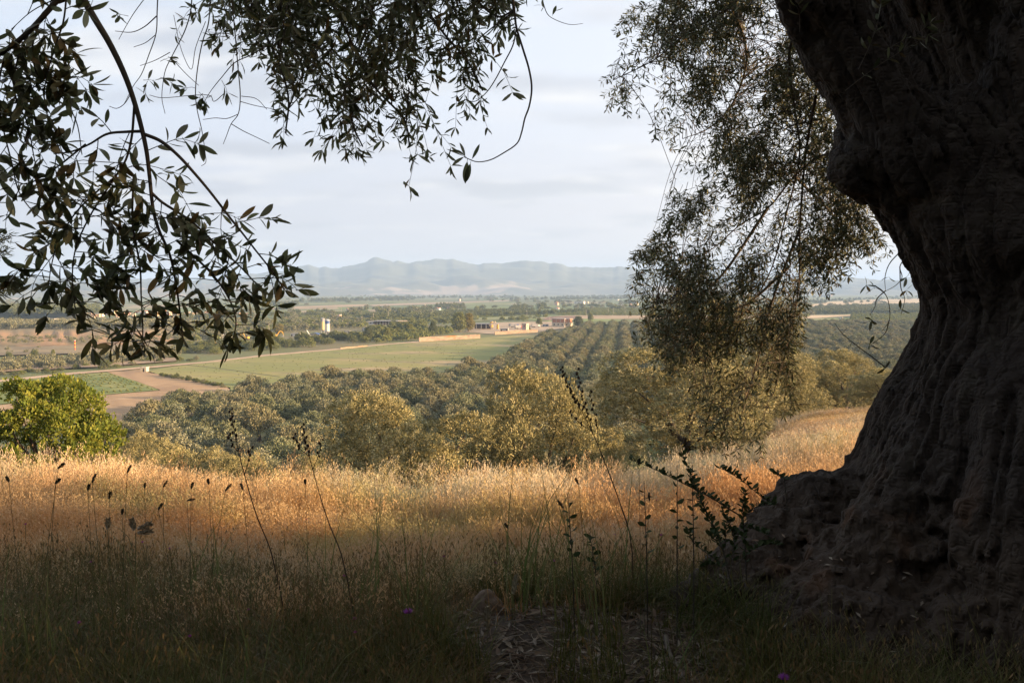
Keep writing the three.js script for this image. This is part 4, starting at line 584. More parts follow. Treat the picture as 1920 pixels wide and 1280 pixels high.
// the town at the foot of the hills
{ const r = rng(15); const kinds = ['white', 'pink', 'cream', 'peach', 'white']; for (let i = 0; i < 34; i++) { const px = 84 + i * 7.4 + r() * 4, py = lerp(594, 589, i / 34) + (r() - 0.5) * 8; house('town_house', 'small pale town house in the cluster at the foot of the hazy hills', 'house', px, py, 7 + 6 * r(), 4.5 + 3.5 * r(), { wall: kinds[i % 5], roof: r() < 0.4 ? 'flat' : 'gable', turn: -0.5 + r() * 0.7, wins: 2 }, 'town houses at the foot of the hills'); } }
{ const r = rng(29); for (let i = 0; i < 30; i++) { const px = 300 + 250 * r(), py = 586 + 52 * r() * r(); house('scattered_cottage', 'small pale cottage scattered among the orchards left of the silos', 'house', px, py, 6 + 6 * r(), 3.5 + 2.5 * r(), { wall: ['white', 'peach', 'pink', 'cream'][i % 4], roof: i % 3 ? 'gable' : 'flat', turn: -0.7 + r() }, 'cottages scattered left of the silos'); } }
[['long_shed', 'long low white sheds before the town, beside the wooded hill', 'shed', 98, 602, 26, 5, { wall: 'white', roof: 'flat', wins: 5 }], ['cottage', 'tiny white cottage among the scrub left of the dark olive band', 'house', 83, 614, 4.5, 5, { wall: 'white' }], ['farmhouse', 'orange-roofed farmhouse pair seen past the tip of the arching spray', 'house', 462, 594.5, 24, 7.5, { wall: 'peach', wins: 4, deep: 0.4 }], ['farmhouse', 'broad pink villa half hidden by the arching spray, above the scrub belt', 'house', 440, 615, 20, 9, { wall: 'pink', wins: 3, deep: 0.5 }], ['cottage', 'small cream cottage right of the orange-roofed farmhouse pair', 'house', 481, 594.5, 7, 5, { wall: 'cream' }],
['water_tower', 'slim pinkish tower house standing up behind the silos', 'tower', 636, 597, 7.5, 7.5, { wall: 'pink', roof: 'flat', deep: 1 }], ['flat_shed', 'flat reddish shed just right of the white silo', 'shed', 629, 604, 18, 4.5, { wall: 'rust', roof: 'flat', deep: 0.5 }], ['cottage', 'white cottage with dark eaves on the green slope above the long warehouse', 'house', 652, 581.5, 7, 4, { wall: 'white' }], ['farmhouse', 'red barn alone among the vineyards left of the white farmhouse', 'barn', 728, 586.2, 9, 4.4, { wall: 'red', roof: 'flat' }],
['farmhouse', 'long white farmhouse with an orange roof by a dark tree clump', 'house', 818, 581.3, 20, 5.2, { wall: 'white', wins: 4, deep: 0.4 }], ['cottage', 'pale cottage between two dark tree clumps right of the long white farmhouse', 'house', 841, 580, 6.5, 5, { wall: 'pink' }], ['cottage', 'orange-roofed cottage with trees, above the right end of the warehouse', 'house', 792, 593, 9, 5, { wall: 'peach' }], ['cottage', 'low white shed by the tan strip above the red barn', 'shed', 795, 573.5, 6, 2.6, { wall: 'white', roof: 'flat' }], ['tower_house', 'lone dark tower house on the tan strip near the horizon', 'tower', 861, 565, 5, 5, { wall: 'concrete', roof: 'flat', deep: 1 }], ['cottage', 'white roadside shed beside the tower house near the horizon', 'shed', 847, 570.5, 6.5, 2.4, { wall: 'white', roof: 'flat' }],
['farmhouse', 'square pink two-storey house standing over the white one with a red roof', 'house', 1044, 573, 7.5, 7, { wall: 'pink', deep: 1 }], ['cottage', 'white house with a bright red roof below the square pink house', 'house', 1044.5, 580.2, 9, 4.2, { wall: 'white', tile: 'red' }], ['long_shed', 'long white farm shed with open bays in the vineyards, before the low hills', 'shed', 1087, 569.8, 24, 5, { wall: 'white', roof: 'flat', wins: 6, deep: 0.35 }], ['cottage', 'small shed at the right end of the long white farm shed', 'shed', 1101, 568.5, 6, 3, { wall: 'cream', roof: 'flat' }], ['farmhouse', 'white block with blue-grey side by the drooping curtain of leaves', 'house', 1164, 575.5, 15, 5, { wall: 'white', roof: 'flat', wins: 4, deep: 0.5 }], ['cottage', 'peach cottage at the foot of a dark wide tree near the drooping curtain', 'house', 1182, 573.5, 6, 4.2, { wall: 'peach' }], ['cottage', 'white gabled house close to the tips of the drooping curtain', 'house', 1194, 573.4, 7, 5.8, { wall: 'white' }], ['long_shed', 'small white shed in the vineyards above the white block', 'shed', 1157, 564, 8, 2.6, { wall: 'white', roof: 'flat' }], ['cottage', 'tiny white house farthest out in the vineyards under the low hills', 'house', 1189, 554.2, 3, 2.4, { wall: 'white' }],
['long_shed', 'row of grey sheds beyond the golden field, seen past the trunk', 'shed', 1548, 555.8, 26, 3, { wall: 'grey', roof: 'flat', wins: 5, deep: 0.3 }], ['farmhouse', 'pink tower house over the row of grey sheds past the trunk', 'house', 1559, 555.4, 4, 5, { wall: 'peach' }], ['cottage', 'white gabled house left of the grey sheds past the trunk', 'house', 1537, 556, 4, 4, { wall: 'white' }], ['cottage', 'white cottage at the edge of the small golden field past the trunk', 'house', 1577, 598, 9, 3.6, { wall: 'white', roof: 'flat' }], ['farmhouse', 'red-roofed house among the dark orchard right of the small golden field', 'house', 1634, 586, 10, 3.4, { wall: 'pink' }]].forEach((a) => house(...a));
// the long warehouse
{ const p = onPlain(732, 608.5), k = pxm(p), L = 90 * k, h = 8.2 * k * 0.92, g = thing('warehouse', 'long half-open warehouse with a bright end wall behind the tree belt', 'warehouse', [p.x, PLAIN, p.z], -0.1); const d = 16;
  part('wall', box(L * 0.28, h, d, L * 0.34, 0, 0), PAL.peach, g); part('wall', box(L * 0.18, h * 0.7, d, -L * 0.41, 0, 0), PAL.steel, g); part('wall', box(L * 0.50, h * 0.8, 0.4, -L * 0.06, 0, -d * 0.4), PAL.brick, g); for (let i = 0; i < 9; i++) part('column', box(0.7, h - 0.4, 0.7, lerp(-0.31, 0.18, i / 8) * L, 0, d * 0.42), PAL.concrete, g); part('roof', box(L * 0.51, 0.5, d + 2, -L * 0.058, h - 0.38, 0), PAL.grey, g); part('roof', box(L * 0.19, 0.4, d + 1.5, -L * 0.41, h * 0.7 + 0.01, 0), PAL.concrete, g); for (let i = 0; i < 6; i++) part('partition', box(L * 0.04, h * 0.45, 0.3, lerp(-0.28, 0.16, i / 5) * L, 0, d * 0.3), i % 2 ? PAL.peach : PAL.brick, g); for (let i = 0; i < 4; i++) part('window', box(1.6, 1.2, 0.2, -L * 0.41 + (i - 1.5) * 3, h * 0.3, d / 2), PAL.dark, g); }
// concrete works: two silos, conveyor, sheds
function silo(label, px, py, wpx, hpx, wallM, bandM, bandY) { const p = onPlain(px, py), k = pxm(p), R = wpx * k / 2, H = hpx * k, g = thing('silo', label, 'silo', [p.x, PLAIN, p.z], 0.3); part('shell', new THREE.CylinderGeometry(R, R, H * 0.74, 28).translate(0, H * 0.58, 0), wallM, g); part('hopper', new THREE.CylinderGeometry(R, R * 0.25, H * 0.14, 28).translate(0, H * 0.14, 0), PAL.steel, g); part('cap', new THREE.ConeGeometry(R * 1.03, H * 0.05, 28).translate(0, H * 0.975, 0), PAL.steel, g); if (bandM) part('band', new THREE.CylinderGeometry(R * 1.012, R * 1.012, H * 0.2, 28, 1, true).translate(0, H * bandY, 0), bandM, g); for (let i = 0; i < 4; i++) { const a = i * 1.571 + 0.78; part('leg', box(0.4, H * 0.22, 0.4, Math.cos(a) * R * 0.88, 0, Math.sin(a) * R * 0.88), PAL.steel, g); } part('ladder', box(0.5, H * 0.9, 0.15, R * 0.7, H * 0.04, R * 0.78), PAL.steel, g); part('handrail', new THREE.TorusGeometry(R * 0.9, 0.07, 6, 24).rotateX(Math.PI / 2).translate(0, H * 1.02, 0), PAL.steel, g); return g; }
silo('white silo with a blue band, right-hand of the two silos', 614, 627.5, 9, 30, PAL.white, PAL.blue, 0.79); silo('cream-yellow silo with a dark head standing behind the white one', 605, 624, 8, 28, paint(0.50, 0.42, 0.20), PAL.grey, 0.86);
silo('thick yellow tank at the end of the beamed shed', 922, 617, 6.4, 15, PAL.yellow, null, 0); silo('thin yellow tank beside the thick one', 933.5, 619, 4.8, 12, PAL.yellow, null, 0);
{ const p = onPlain(580, 634), k = pxm(p), g = thing('conveyor', 'white inclined conveyor leg standing left of the blue-roofed shed', 'conveyor', [p.x, PLAIN, p.z], 0.15); const L = 15 * k; const S = new Soup(), c = [0.6, 0.58, 0.55]; for (const s of [-0.5, 0.5]) { part('rail', (() => { const q = new Soup(); addTube(q, [new THREE.Vector3(4 * k, 0, s), new THREE.Vector3(-5 * k, L, s)], 0.28, 0.28, 6, c, 1); return q.build(); })(), VC, g); } for (let i = 0; i < 7; i++) part('rung', box(0.2, 0.25, 1.0, lerp(4, -5, i / 6.5) * k, L * i / 6.5, 0), PAL.steel, g); part('belt', new THREE.BoxGeometry(Math.hypot(9 * k, L), 0.2, 0.8).rotateZ(-Math.atan2(L, 9 * k)).translate(-0.5 * k, L / 2 + 0.1, 0), PAL.grey, g); part('strut', (() => { const q = new Soup(); addTube(q, [new THREE.Vector3(-5 * k, 0, 0), new THREE.Vector3(-3.4 * k, L * 0.82, 0)], 0.22, 0.22, 6, c, 1); return q.build(); })(), VC, g); }
house('works_shed', 'open works shed with a blue roof at the foot of the silos', 'shed', 592, 633, 24, 9, { wall: 'concrete', tile: 'blue', wins: 3, deep: 0.6, turn: -0.25 }); house('works_office', 'peach works office right of the white silo', 'shed', 628, 628.5, 11, 8, { wall: 'peach', roof: 'flat', turn: -0.4 }); house('site_cabin', 'white cabin left of the conveyor among scrub', 'cabin', 554, 630, 20, 5.5, { wall: 'white', roof: 'flat', turn: -0.3, deep: 0.5 });
house('works_shed', 'low white canopy building right of the works office above the belt', 'shed', 652, 625, 16, 5, { wall: 'cream', roof: 'flat', deep: 0.5 }); house('site_cabin', 'white cabin between the low canopy building and the parked white vans', 'cabin', 684, 620, 10, 6, { wall: 'white', roof: 'flat' });
{ const p = onPlain(905, 617), k = pxm(p), W = 46 * k, H = 14 * k, D = 16, g = thing('beamed_shed', 'open grey shed with sloping white gable beams beside the yellow tanks', 'shed', [p.x, PLAIN, p.z], -0.15); part('roof', box(W * 0.86, 0.4, D, 0, H * 0.72, 0), PAL.grey, g); part('rear_wall', box(W * 0.8, H * 0.7, 0.4, 0, 0, -D * 0.45), PAL.door, g); for (const [x, s] of [[-0.47, 1], [0.44, 1]]) part('beam', new THREE.BoxGeometry(W * 0.3, 1.6, 1.2).rotateZ(0.5 * s).translate(W * x, H * 0.78, D * 0.3), PAL.cream, g); for (let i = 0; i < 5; i++) part('column', box(0.6, H * 0.72, 0.6, lerp(-0.4, 0.4, i / 4) * W, 0, D * 0.45), PAL.concrete, g); part('pillar', box(1.6, H * 0.9, 1.6, -W * 0.52, 0, 0), PAL.cream, g); part('pillar', box(1.6, H * 0.8, 1.6, -W * 0.46, 0, D * 0.3), PAL.cream, g); }
{ // unfinished brick house with a grey ground floor
  const p = onPlain(1055, 613), k = pxm(p), W = 30 * k, H = 15.5 * k, D = 24 * k, g = thing('brick_house', 'flat-roofed unfinished brick house, its upper floor bare brick', 'house', [p.x, PLAIN, p.z - 8], -0.72);
  part('wall', box(W, H * 0.5, D), PAL.cream, g, 'rendered ground floor'); part('wall', box(W - 0.15, H * 0.46, D - 0.15, 0, H * 0.5 + 0.002, 0), PAL.brick, g, 'bare brick upper floor'); part('roof', box(W + 0.8, 0.45, D + 0.8, 0, H * 0.965, 0), PAL.concrete, g); part('floor_band', box(W + 0.12, 0.4, D + 0.12, 0, H * 0.48, 0), PAL.concrete, g); for (const x of [-0.48, -0.16, 0.16, 0.48]) { part('column', box(0.45, H * 0.46, 0.3, x * W, H * 0.5 + 0.003, D / 2), PAL.concrete, g); } for (const z of [-0.48, 0, 0.48]) part('column', box(0.3, H * 0.46, 0.45, W / 2, H * 0.5 + 0.003, z * D), PAL.concrete, g); for (const x of [-0.32, 0, 0.32]) part('window', box(1.5, 1.5, 0.16, x * W, H * 0.2, D / 2), PAL.dark, g); for (const z of [-0.25, 0.25]) part('window', box(0.16, 1.4, 1.4, W / 2, H * 0.2, z * D), PAL.dark, g); part('balcony', box(2.2, 0.3, D * 0.4, W / 2 + 1, H * 0.5, D * 0.2), PAL.concrete, g); }
{ const p = onPlain(985, 623), k = pxm(p), W = 9.5 * k, H = 16 * k, g = thing('cabin_tower', 'narrow concrete substation tower behind the yard wall, by a round green tree', 'substation', [p.x, PLAIN, p.z], -0.55); part('wall', box(W, H, W), PAL.pink, g); part('roof', box(W + 0.7, 0.4, W + 0.7, 0, H + 0.003, 0), PAL.concrete, g); part('window', box(0.9, 1.1, 0.14, 0, H * 0.66, W / 2), PAL.dark, g); part('vent', box(0.14, 0.8, 0.8, W / 2, H * 0.7, 0), PAL.dark, g); part('door', box(1.2, 2.2, 0.14, 0, 0.05, W / 2), PAL.steel, g); }
house('container', 'white container parked in the yard behind the yellow tanks', 'container', 958, 611.5, 10, 5.2, { wall: 'white', roof: 'flat', deep: 0.45, turn: -0.2 }); house('yard_hut', 'low dark-roofed hut at the yard wall between the tanks and the substation', 'hut', 946, 621.5, 18, 6, { wall: 'concrete', roof: 'flat', tile: 'grey', deep: 0.6, turn: -0.2 }); house('yard_hut', 'pale box shed in the yard left of the brick house', 'hut', 1023, 612.5, 12, 5, { wall: 'grey', roof: 'flat', deep: 0.6 });
const WALLPOST = paint(0.31, 0.21, 0.145);
{ // the high wall that holds the yard, and its lower run to the right
  const seg = (name, label, pts, n, mat, hpx, stain) => { const a = onPlain(...pts[0]), b = onPlain(...pts[1]), g = thing(name, label, 'wall', [a.x, PLAIN, a.z]), L = Math.hypot(b.x - a.x, b.z - a.z); g.rotation.y = -Math.atan2(b.z - a.z, b.x - a.x); const H = hpx * pxm(a), w = L / n, r = rng(n * 7); for (let i = 0; i < n; i++) { const dh = (r() - 0.5) * 0.25, geo = new THREE.BoxGeometry(w - 0.02, H + dh, 0.4, 6, 6, 1).translate((i + 0.5) * w, (H + dh) / 2, (r() - 0.5) * 0.08), C = [], P = geo.attributes.position; for (let j = 0; j < P.count; j++) { const x = P.getX(j), y = P.getY(j), s = stain ? smooth(stain[0], stain[1], x / L + 0.03 * noise3(x, y, 3)) * (1 - smooth(stain[1] + 0.05, stain[1] + 0.12, x / L)) * smooth(0.3, 0.8, y / H + 0.4 * noise3(x * 0.5, y, 1)) : 0, m = 0.85 + 0.25 * noise3(x * 0.4, y * 0.9, 5); const c = mixc(mat, [0.40, 0.13, 0.035], s); C.push(c[0] * m, c[1] * m, c[2] * m); } geo.setAttribute('color', new THREE.Float32BufferAttribute(C, 3)); part('panel', geo, VC, g); part('post', box(0.35, H + 0.15, 0.46, i * w, 0, 0), WALLPOST, g); } return g; };
  seg('retaining_wall', 'high pale yard wall with a rust stain, beyond the green field', [[786, 641], [900, 634.5]], 12, [0.29, 0.215, 0.16], 8.6, [0.36, 0.5]);
  seg('yard_wall', 'broken lower wall continuing right before the tanks and the substation', [[928, 627.5], [1008, 622.5]], 8, [0.28, 0.205, 0.15], 6, null);
  seg('low_wall', 'low pale wall along the track left of the high wall', [[638, 655], [688, 650]], 6, [0.32, 0.22, 0.14], 3.2, null);
}
{ // the little hut in the stubble
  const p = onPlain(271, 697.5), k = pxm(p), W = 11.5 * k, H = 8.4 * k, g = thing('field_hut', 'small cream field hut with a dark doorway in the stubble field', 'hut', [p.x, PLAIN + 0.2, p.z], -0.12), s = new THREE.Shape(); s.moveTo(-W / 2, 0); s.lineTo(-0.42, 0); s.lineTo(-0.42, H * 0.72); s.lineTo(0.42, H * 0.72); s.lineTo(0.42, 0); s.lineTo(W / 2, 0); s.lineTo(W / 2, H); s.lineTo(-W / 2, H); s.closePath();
  part('front_wall', new THREE.ExtrudeGeometry(s, { depth: 0.2, bevelEnabled: false }).translate(0, 0, W * 0.4), paint(0.62, 0.52, 0.36), g); part('wall', box(0.22, H, W * 0.8, -W / 2 + 0.11, 0, 0), paint(0.55, 0.20, 0.13), g, 'reddish side wall, its shade painted into the colour'); part('wall', box(0.22, H, W * 0.8, W / 2 - 0.11, 0, 0), PAL.cream, g); part('wall', box(W - 0.5, H, 0.2, 0, 0, -W * 0.3), PAL.cream, g); part('roof', box(W + 0.3, 0.2, W * 0.95, 0, H + 0.003, 0.1), PAL.cream, g); }  // shaded side of the hut painted in as a redder wall colour
{ // striped mast and small posts by the bank
  const p = onPlain(140, 658.5), k = pxm(p), H = 20 * k, g = thing('striped_post', 'tall yellow and red banded post before the eroded bank', 'post', [p.x, PLAIN, p.z]); for (let i = 0; i < 6; i++) part('band', new THREE.CylinderGeometry(0.33, 0.33, H / 6 - 0.02, 12).translate(0, H * (i + 0.5) / 6, 0), i % 2 ? PAL.red : PAL.yellow, g); part('cap', new THREE.CylinderGeometry(0.55, 0.55, 0.3, 12).translate(0, H + 0.15, 0), PAL.white, g); }
// yard vehicles and machines
function truck(label, px, py, s, cabM, bodyM, turn) { const p = onPlain(px, py), g = thing('parked_truck', label, 'truck', [p.x, PLAIN + 0.02, p.z], turn); g.scale.setScalar(s); part('body', box(5.2, 2.3, 2.3, -1, 0.9, 0), bodyM, g); part('cab', box(1.9, 2.2, 2.2, 2.7, 0.6, 0), cabM, g); part('windscreen', box(0.08, 0.8, 1.9, 3.66, 1.8, 0), PAL.dark, g); for (const x of [-2.6, -1.4, 2.5]) for (const z of [-1, 1]) part('wheel', new THREE.CylinderGeometry(0.5, 0.5, 0.35, 14).rotateX(Math.PI / 2).translate(x, 0.5, z), PAL.rubber, g); return g; }
truck('white lorry with a pale box body, left in the row of vans beyond the belt', 708, 621, 1.2, PAL.white, PAL.white, 0.1); truck('white and blue lorry, right in the row of vans beyond the belt', 722, 619.5, 1.2, PAL.blue, PAL.white, 0.3); truck('white lorry by the yard sheds, seen under the arching spray', 423, 635.5, 1.1, PAL.white, PAL.white, 0.2); truck('red lorry in the yard just left of the substation tower', 973, 616.5, 1.1, PAL.red, PAL.grey, 0.4); truck('dark lorry in the yard behind the red one', 965, 613.5, 1.1, PAL.blue, PAL.grey, 0.1); truck('grey lorry in the yard between the substation and the box shed', 1005, 614, 1.1, PAL.white, PAL.grey, 0.2);
function digger(label, px, py, turn) { const p = onPlain(px, py), g = thing('excavator', label, 'excavator', [p.x, PLAIN, p.z], turn); g.scale.setScalar(1.05); for (const z of [-1, 1]) part('track', new THREE.CapsuleGeometry(0.4, 2.6, 6, 12).rotateZ(Math.PI / 2).translate(0, 0.42, z), PAL.rubber, g); part('body', box(2.6, 1.2, 2.2, -0.3, 0.9, 0), PAL.yellow, g); part('cab', box(1.1, 1.3, 1.0, 0.5, 2.1, 0.5), PAL.dark, g); const q = new Soup(), c = [0.58, 0.33, 0.04]; addTube(q, [new THREE.Vector3(0.9, 1.8, -0.2), new THREE.Vector3(2.8, 4.2, -0.2), new THREE.Vector3(4.6, 3.6, -0.2)], 0.3, 0.22, 6, c, 8); part('boom', q.build(), VC, g); const q2 = new Soup(); addTube(q2, [new THREE.Vector3(4.55, 3.7, -0.2), new THREE.Vector3(5.4, 1.2, -0.2)], 0.2, 0.15, 6, c, 2); part('arm', q2.build(), VC, g); part('bucket', box(0.8, 0.8, 1.0, 5.2, 0.4, -0.2), PAL.grey, g); }
digger('yellow excavator beside the yellow-leaved tree', 517, 632, 0.3); digger('yellow excavator by the lorries, seen under the arching spray', 462, 637, 2.8); digger('orange-yellow loader low among scrub, left of the other excavators', 387, 648, 0.5);
{ const r = rng(3); [[728, 600], [1031, 611], [640, 587], [826, 572], [1060, 570], [1141, 588], [1150, 591], [1172, 589], [988, 596], [504, 628], [700, 604], [860, 585], [1100, 597], [1012, 588]].forEach(([px, py]) => { const p = onPlain(px, py), H = 9 + 2 * r(), g = thing('utility_pole', 'thin pale utility pole standing in the farmland', 'pole', [p.x, PLAIN, p.z], r() * 0.5, 'utility poles over the farmland'); part('pole', new THREE.CylinderGeometry(0.12, 0.17, H, 7).translate(0, H / 2, 0), PAL.concrete, g); part('crossarm', box(1.8, 0.14, 0.14, 0, H - 0.6, 0.13), PAL.concrete, g); }); }

// ---------------------------------------------------------------- trees, hedges and orchards on the plain
const DK = [[0.11, 0.125, 0.045], [0.14, 0.15, 0.055], [0.085, 0.105, 0.038]], GR = [[0.16, 0.18, 0.05], [0.20, 0.205, 0.065], [0.13, 0.15, 0.045]], GOLD = [[0.28, 0.22, 0.05], [0.23, 0.2, 0.055], [0.18, 0.17, 0.05]];
const ballLobes = (n, R, h, lr) => (r) => { const out = []; for (let i = 0; i < n; i++) { const a = i * 2.399, k = Math.sqrt((i + 0.5) / n); out.push({ x: Math.cos(a) * R * k, z: Math.sin(a) * R * k, y: h * (0.62 - 0.36 * k * k) + (r() - 0.5) * h * 0.18, r: lr * (0.8 + 0.5 * r()), sy: 1 }); } return out; };
const BUSH = [DK, GR, DK, OLIVE_TONES].map((tones, k) => olivePrototype(700 + k, { lobes: ballLobes(11, 1.5, 2.6, 0.75), n: 2600, spray: 4, shell: 0.6, len: 0.26, wid: 0.13, up: 0.3, face: 0.5, tones, fork: 0.3, rad: 0.07, minY: 0 }));
const TALL = [DK, [[0.20, 0.21, 0.055], [0.24, 0.235, 0.07], [0.16, 0.175, 0.045]], GOLD].map((tones, k) => olivePrototype(720 + k, { lobes: (r) => { const o = []; for (let i = 0; i < 22; i++) { const t = i / 21, a = i * 2.4, R = 2.6 * Math.sin(Math.PI * (0.2 + 0.72 * t)) * (0.5 + 0.5 * r()); o.push({ x: Math.cos(a) * R, z: Math.sin(a) * R, y: 1.6 + 7.2 * t, r: 1.0 + 0.5 * r(), sy: 1 }); } return o; }, n: 9500, spray: 4, shell: 0.6, len: 0.42, wid: 0.2, up: 0.2, face: 0.5, tones, fork: 1.8, rad: 0.3 }));
const madeOnce = new Map();
function stand(pr, name, label, category, px, py, wpx, hpx, baseW, baseH, turn, group) { const p = onPlain(px, py), k = pxm(p), s = [wpx * k / baseW, hpx * k / baseH, wpx * k / baseW]; if (!madeOnce.has(pr)) { const t = makeTree(pr, name, label, category, [p.x, PLAIN - 0.02, p.z], turn, s, group); madeOnce.set(pr, t); return t; } return copyOf(madeOnce.get(pr), name, label, [p.x, PLAIN - 0.02, p.z], turn, s, group); }
stand(TALL[1], 'eucalyptus_tree', 'tall leafy eucalyptus towering over the yard, left of the beamed shed', 'tree', 861, 622, 31, 36, 6.6, 9.8, 0.3); stand(TALL[2], 'eucalyptus_tree', 'golden tall tree fused to the right side of the big eucalyptus', 'tree', 878, 621, 27, 34, 6.6, 9.8, 1.2); stand(TALL[2], 'golden_tree', 'yellow-leaved tree in the scrub left of the conveyor', 'tree', 524, 627, 21, 20, 6.6, 9.8, 2.2); stand(TALL[0], 'brown_tree', 'brownish dark tree behind the yellow-leaved one', 'tree', 543, 613, 13, 14, 6.6, 9.8, 0.5);
stand(TALL[1], 'poplar_tree', 'pale green tree in the yard left of the brick house', 'tree', 1011, 611, 13, 15, 6.6, 9.8, 0.8); stand(BUSH[1], 'round_tree', 'small dense round green tree by the substation tower', 'tree', 992, 622, 8.5, 11, 4.3, 2.9, 0.1); stand(TALL[0], 'green_tree', 'bushy green tree against the right wall of the brick house', 'tree', 1084, 613, 20, 20, 6.6, 9.8, 1.9); stand(TALL[1], 'poplar_tree', 'pale slender tree at the edge of the tan strip right of the brick house', 'tree', 1107, 602, 12, 15, 6.6, 9.8, 2.9); stand(BUSH[0], 'lone_tree', 'dark round tree alone among the vineyards above the tan strip', 'tree', 1103, 590, 9, 13, 4.3, 2.9, 2); stand(BUSH[0], 'umbrella_pine', 'wide dark tree over the peach cottage near the drooping curtain', 'tree', 1185, 570, 18, 8, 4.3, 2.9, 1); stand(TALL[0], 'cypress_tree', 'thin dark cypress in the vineyards far below the low hills', 'tree', 1163, 559, 1.6, 6, 6.6, 9.8, 1);
stand(BUSH[0], 'round_bush', 'big dark bush on the near edge of the dirt track, left', 'bush', 196, 692.5, 28, 23, 4.3, 2.9, 0.3); stand(BUSH[2], 'round_bush', 'rounded dark bush alone in the dry flats before the bank', 'bush', 63, 670, 19, 17, 4.3, 2.9, 0.9); stand(BUSH[2], 'round_bush', 'dark bush at the left margin of the dry flats', 'bush', 16, 674, 15, 17, 4.3, 2.9, 1.7); stand(TALL[1], 'green_tree', 'pale small tree in the dry flats right of the rounded bush', 'tree', 99, 665, 8, 10, 6.6, 9.8, 1.1);
{ // belt of shrubs behind the track, scrub along it and in the field hedge
  const r = rng(88), lineAt = table([[300, 676], [383, 671], [500, 661], [640, 649], [700, 644], [790, 637]]);
  for (let i = 0; i < 88; i++) { const px = 325 + (i < 70 ? 6.5 * i : 368 + 5.8 * (i - 70)) + (r() - 0.5) * 8, back = i < 70 ? r() * (px < 540 ? 1.2 : 0.8) : 0.9 + 0.5 * r(), py = lineAt(px) - 3 - back * 15; stand(BUSH[[0, 1, 2, 1][i % 4]], 'belt_shrub', 'dark green shrub in the thick belt beyond the dirt track', 'shrub', px, py, 20 + 12 * r(), 13 + 8 * r(), 4.3, 2.9, r() * 6, 'shrubs of the belt beyond the track'); }
  for (let i = 0; i < 7; i++) stand(TALL[i % 2], 'belt_tree', 'taller tree rising out of the shrub belt beyond the dirt track', 'tree', [395, 510, 690, 726, 742, 768, 812][i], [655, 648, 640, 638, 633, 631, 629][i], 16 + 6 * r(), 20 + 6 * r(), 6.6, 9.8, r() * 6, 'taller trees of the belt beyond the track');
  for (let i = 0; i < 24; i++) { const t = (i + r()) / 24, px = lerp(302, 420, t), py = lerp(705, 727, t) + (r() - 0.5) * 3; stand(BUSH[i % 4], 'hedge_shrub', 'small shrub of the ragged hedge between stubble and green field', 'shrub', px, py, 9 + 6 * r(), 6 + 6 * r(), 4.3, 2.9, r() * 6, 'shrubs of the ragged field hedge'); }
  for (let i = 0; i < 26; i++) { const px = -10 + i * 15 + r() * 8, py = table([[0, 711], [200, 692], [383, 676]])(px) - 1 - r() * 9; stand(BUSH[(i * 3) % 4], 'verge_shrub', 'low dry shrub on the verge of the dirt track', 'shrub', px, py, 12 + 10 * r(), 6 + 6 * r(), 4.3, 2.9, r() * 6, 'low shrubs on the track verge'); }
  for (let i = 0; i < 8; i++) stand(BUSH[1], 'grove_edge_bush', 'fresh green bush growing at the edge of the olive grove', 'bush', [870, 884, 762, 770, 812, 700, 838, 925][i], [709, 690, 742, 790, 742, 800, 735, 700][i], 22 + 8 * r(), 15 + 6 * r(), 4.3, 2.9, r() * 6, 'fresh green bushes among the olives');
}
// eroded bank and wooded rise at the left
{ const P = [], C = [], I = [], n = 90; for (let i = 0; i <= n; i++) { const px = lerp(-120, 335, i / n), q = [[651 + 1.5 * noise3(px * 0.03, 1, 1), 0], [645, 1.4], [638, 4.2 + noise3(px * 0.09, 2, 0)], [632, 6.0], [620, 6.2], [610, 0]]; q.forEach(([py, h], j) => { const f = smooth(-125, -60, px) * smooth(336, 270, px), a = onPlain(px, py); const e = 0.5 * noise3(px * 0.05, j * 3, 2) * (j > 0 && j < 4 ? 1 : 0); P.push(a.x, PLAIN - 0.2 + h * f + e * f, a.z); const m = smooth(-0.25, 0.2, fbm(px * 0.02, j * 1.7, 4, 3)); C.push(...(j >= 3 ? [0.19, 0.15, 0.075] : mixc([0.36, 0.205, 0.095], [0.16, 0.135, 0.065], m))); }); } for (let i = 0; i < n; i++) for (let j = 0; j < 5; j++) { const a = i * 6 + j; I.push(a, a + 6, a + 1, a + 1, a + 6, a + 7); } const g = new THREE.BufferGeometry(); g.setAttribute('position', new THREE.Float32BufferAttribute(P, 3)); g.setAttribute('color', new THREE.Float32BufferAttribute(C, 3)); g.setIndex(I); g.computeVertexNormals(); top('eroded_bank', g, VC, { label: 'orange eroded earth bank crossing the dry flats', kind: 'structure' }); }
{ const P = [], C = [], I = [], n = 50; for (let i = 0; i <= n; i++) { const px = lerp(-260, 200, i / n); [[604, 0], [598, 4], [592, 10], [586, 13], [580, 0]].forEach(([py, h]) => { const f = smooth(200, 90, px), a = onPlain(px, py); P.push(a.x, PLAIN - 0.4 + h * f, a.z); C.push(0.085, 0.09, 0.04); }); } for (let i = 0; i < n; i++) for (let j = 0; j < 4; j++) { const a = i * 5 + j; I.push(a, a + 5, a + 1, a + 1, a + 5, a + 6); } const g = new THREE.BufferGeometry(); g.setAttribute('position', new THREE.Float32BufferAttribute(P, 3)); g.setAttribute('color', new THREE.Float32BufferAttribute(C, 3)); g.setIndex(I); g.computeVertexNormals(); top('wooded_rise', g, VC, { label: 'low wooded rise at the foot of the hills', kind: 'structure' }); }
const SMALLTREE = [OLIVE_TONES, DK, GR].map((tones, k) => crown(820 + k, { lobes: ballLobes(7, 1.5, 3.4, 0.85), n: 420, spray: 3, shell: 0.55, len: 0.62, wid: 0.36, up: 0.25, face: 0.7, tones, minY: 0 }).geometry);
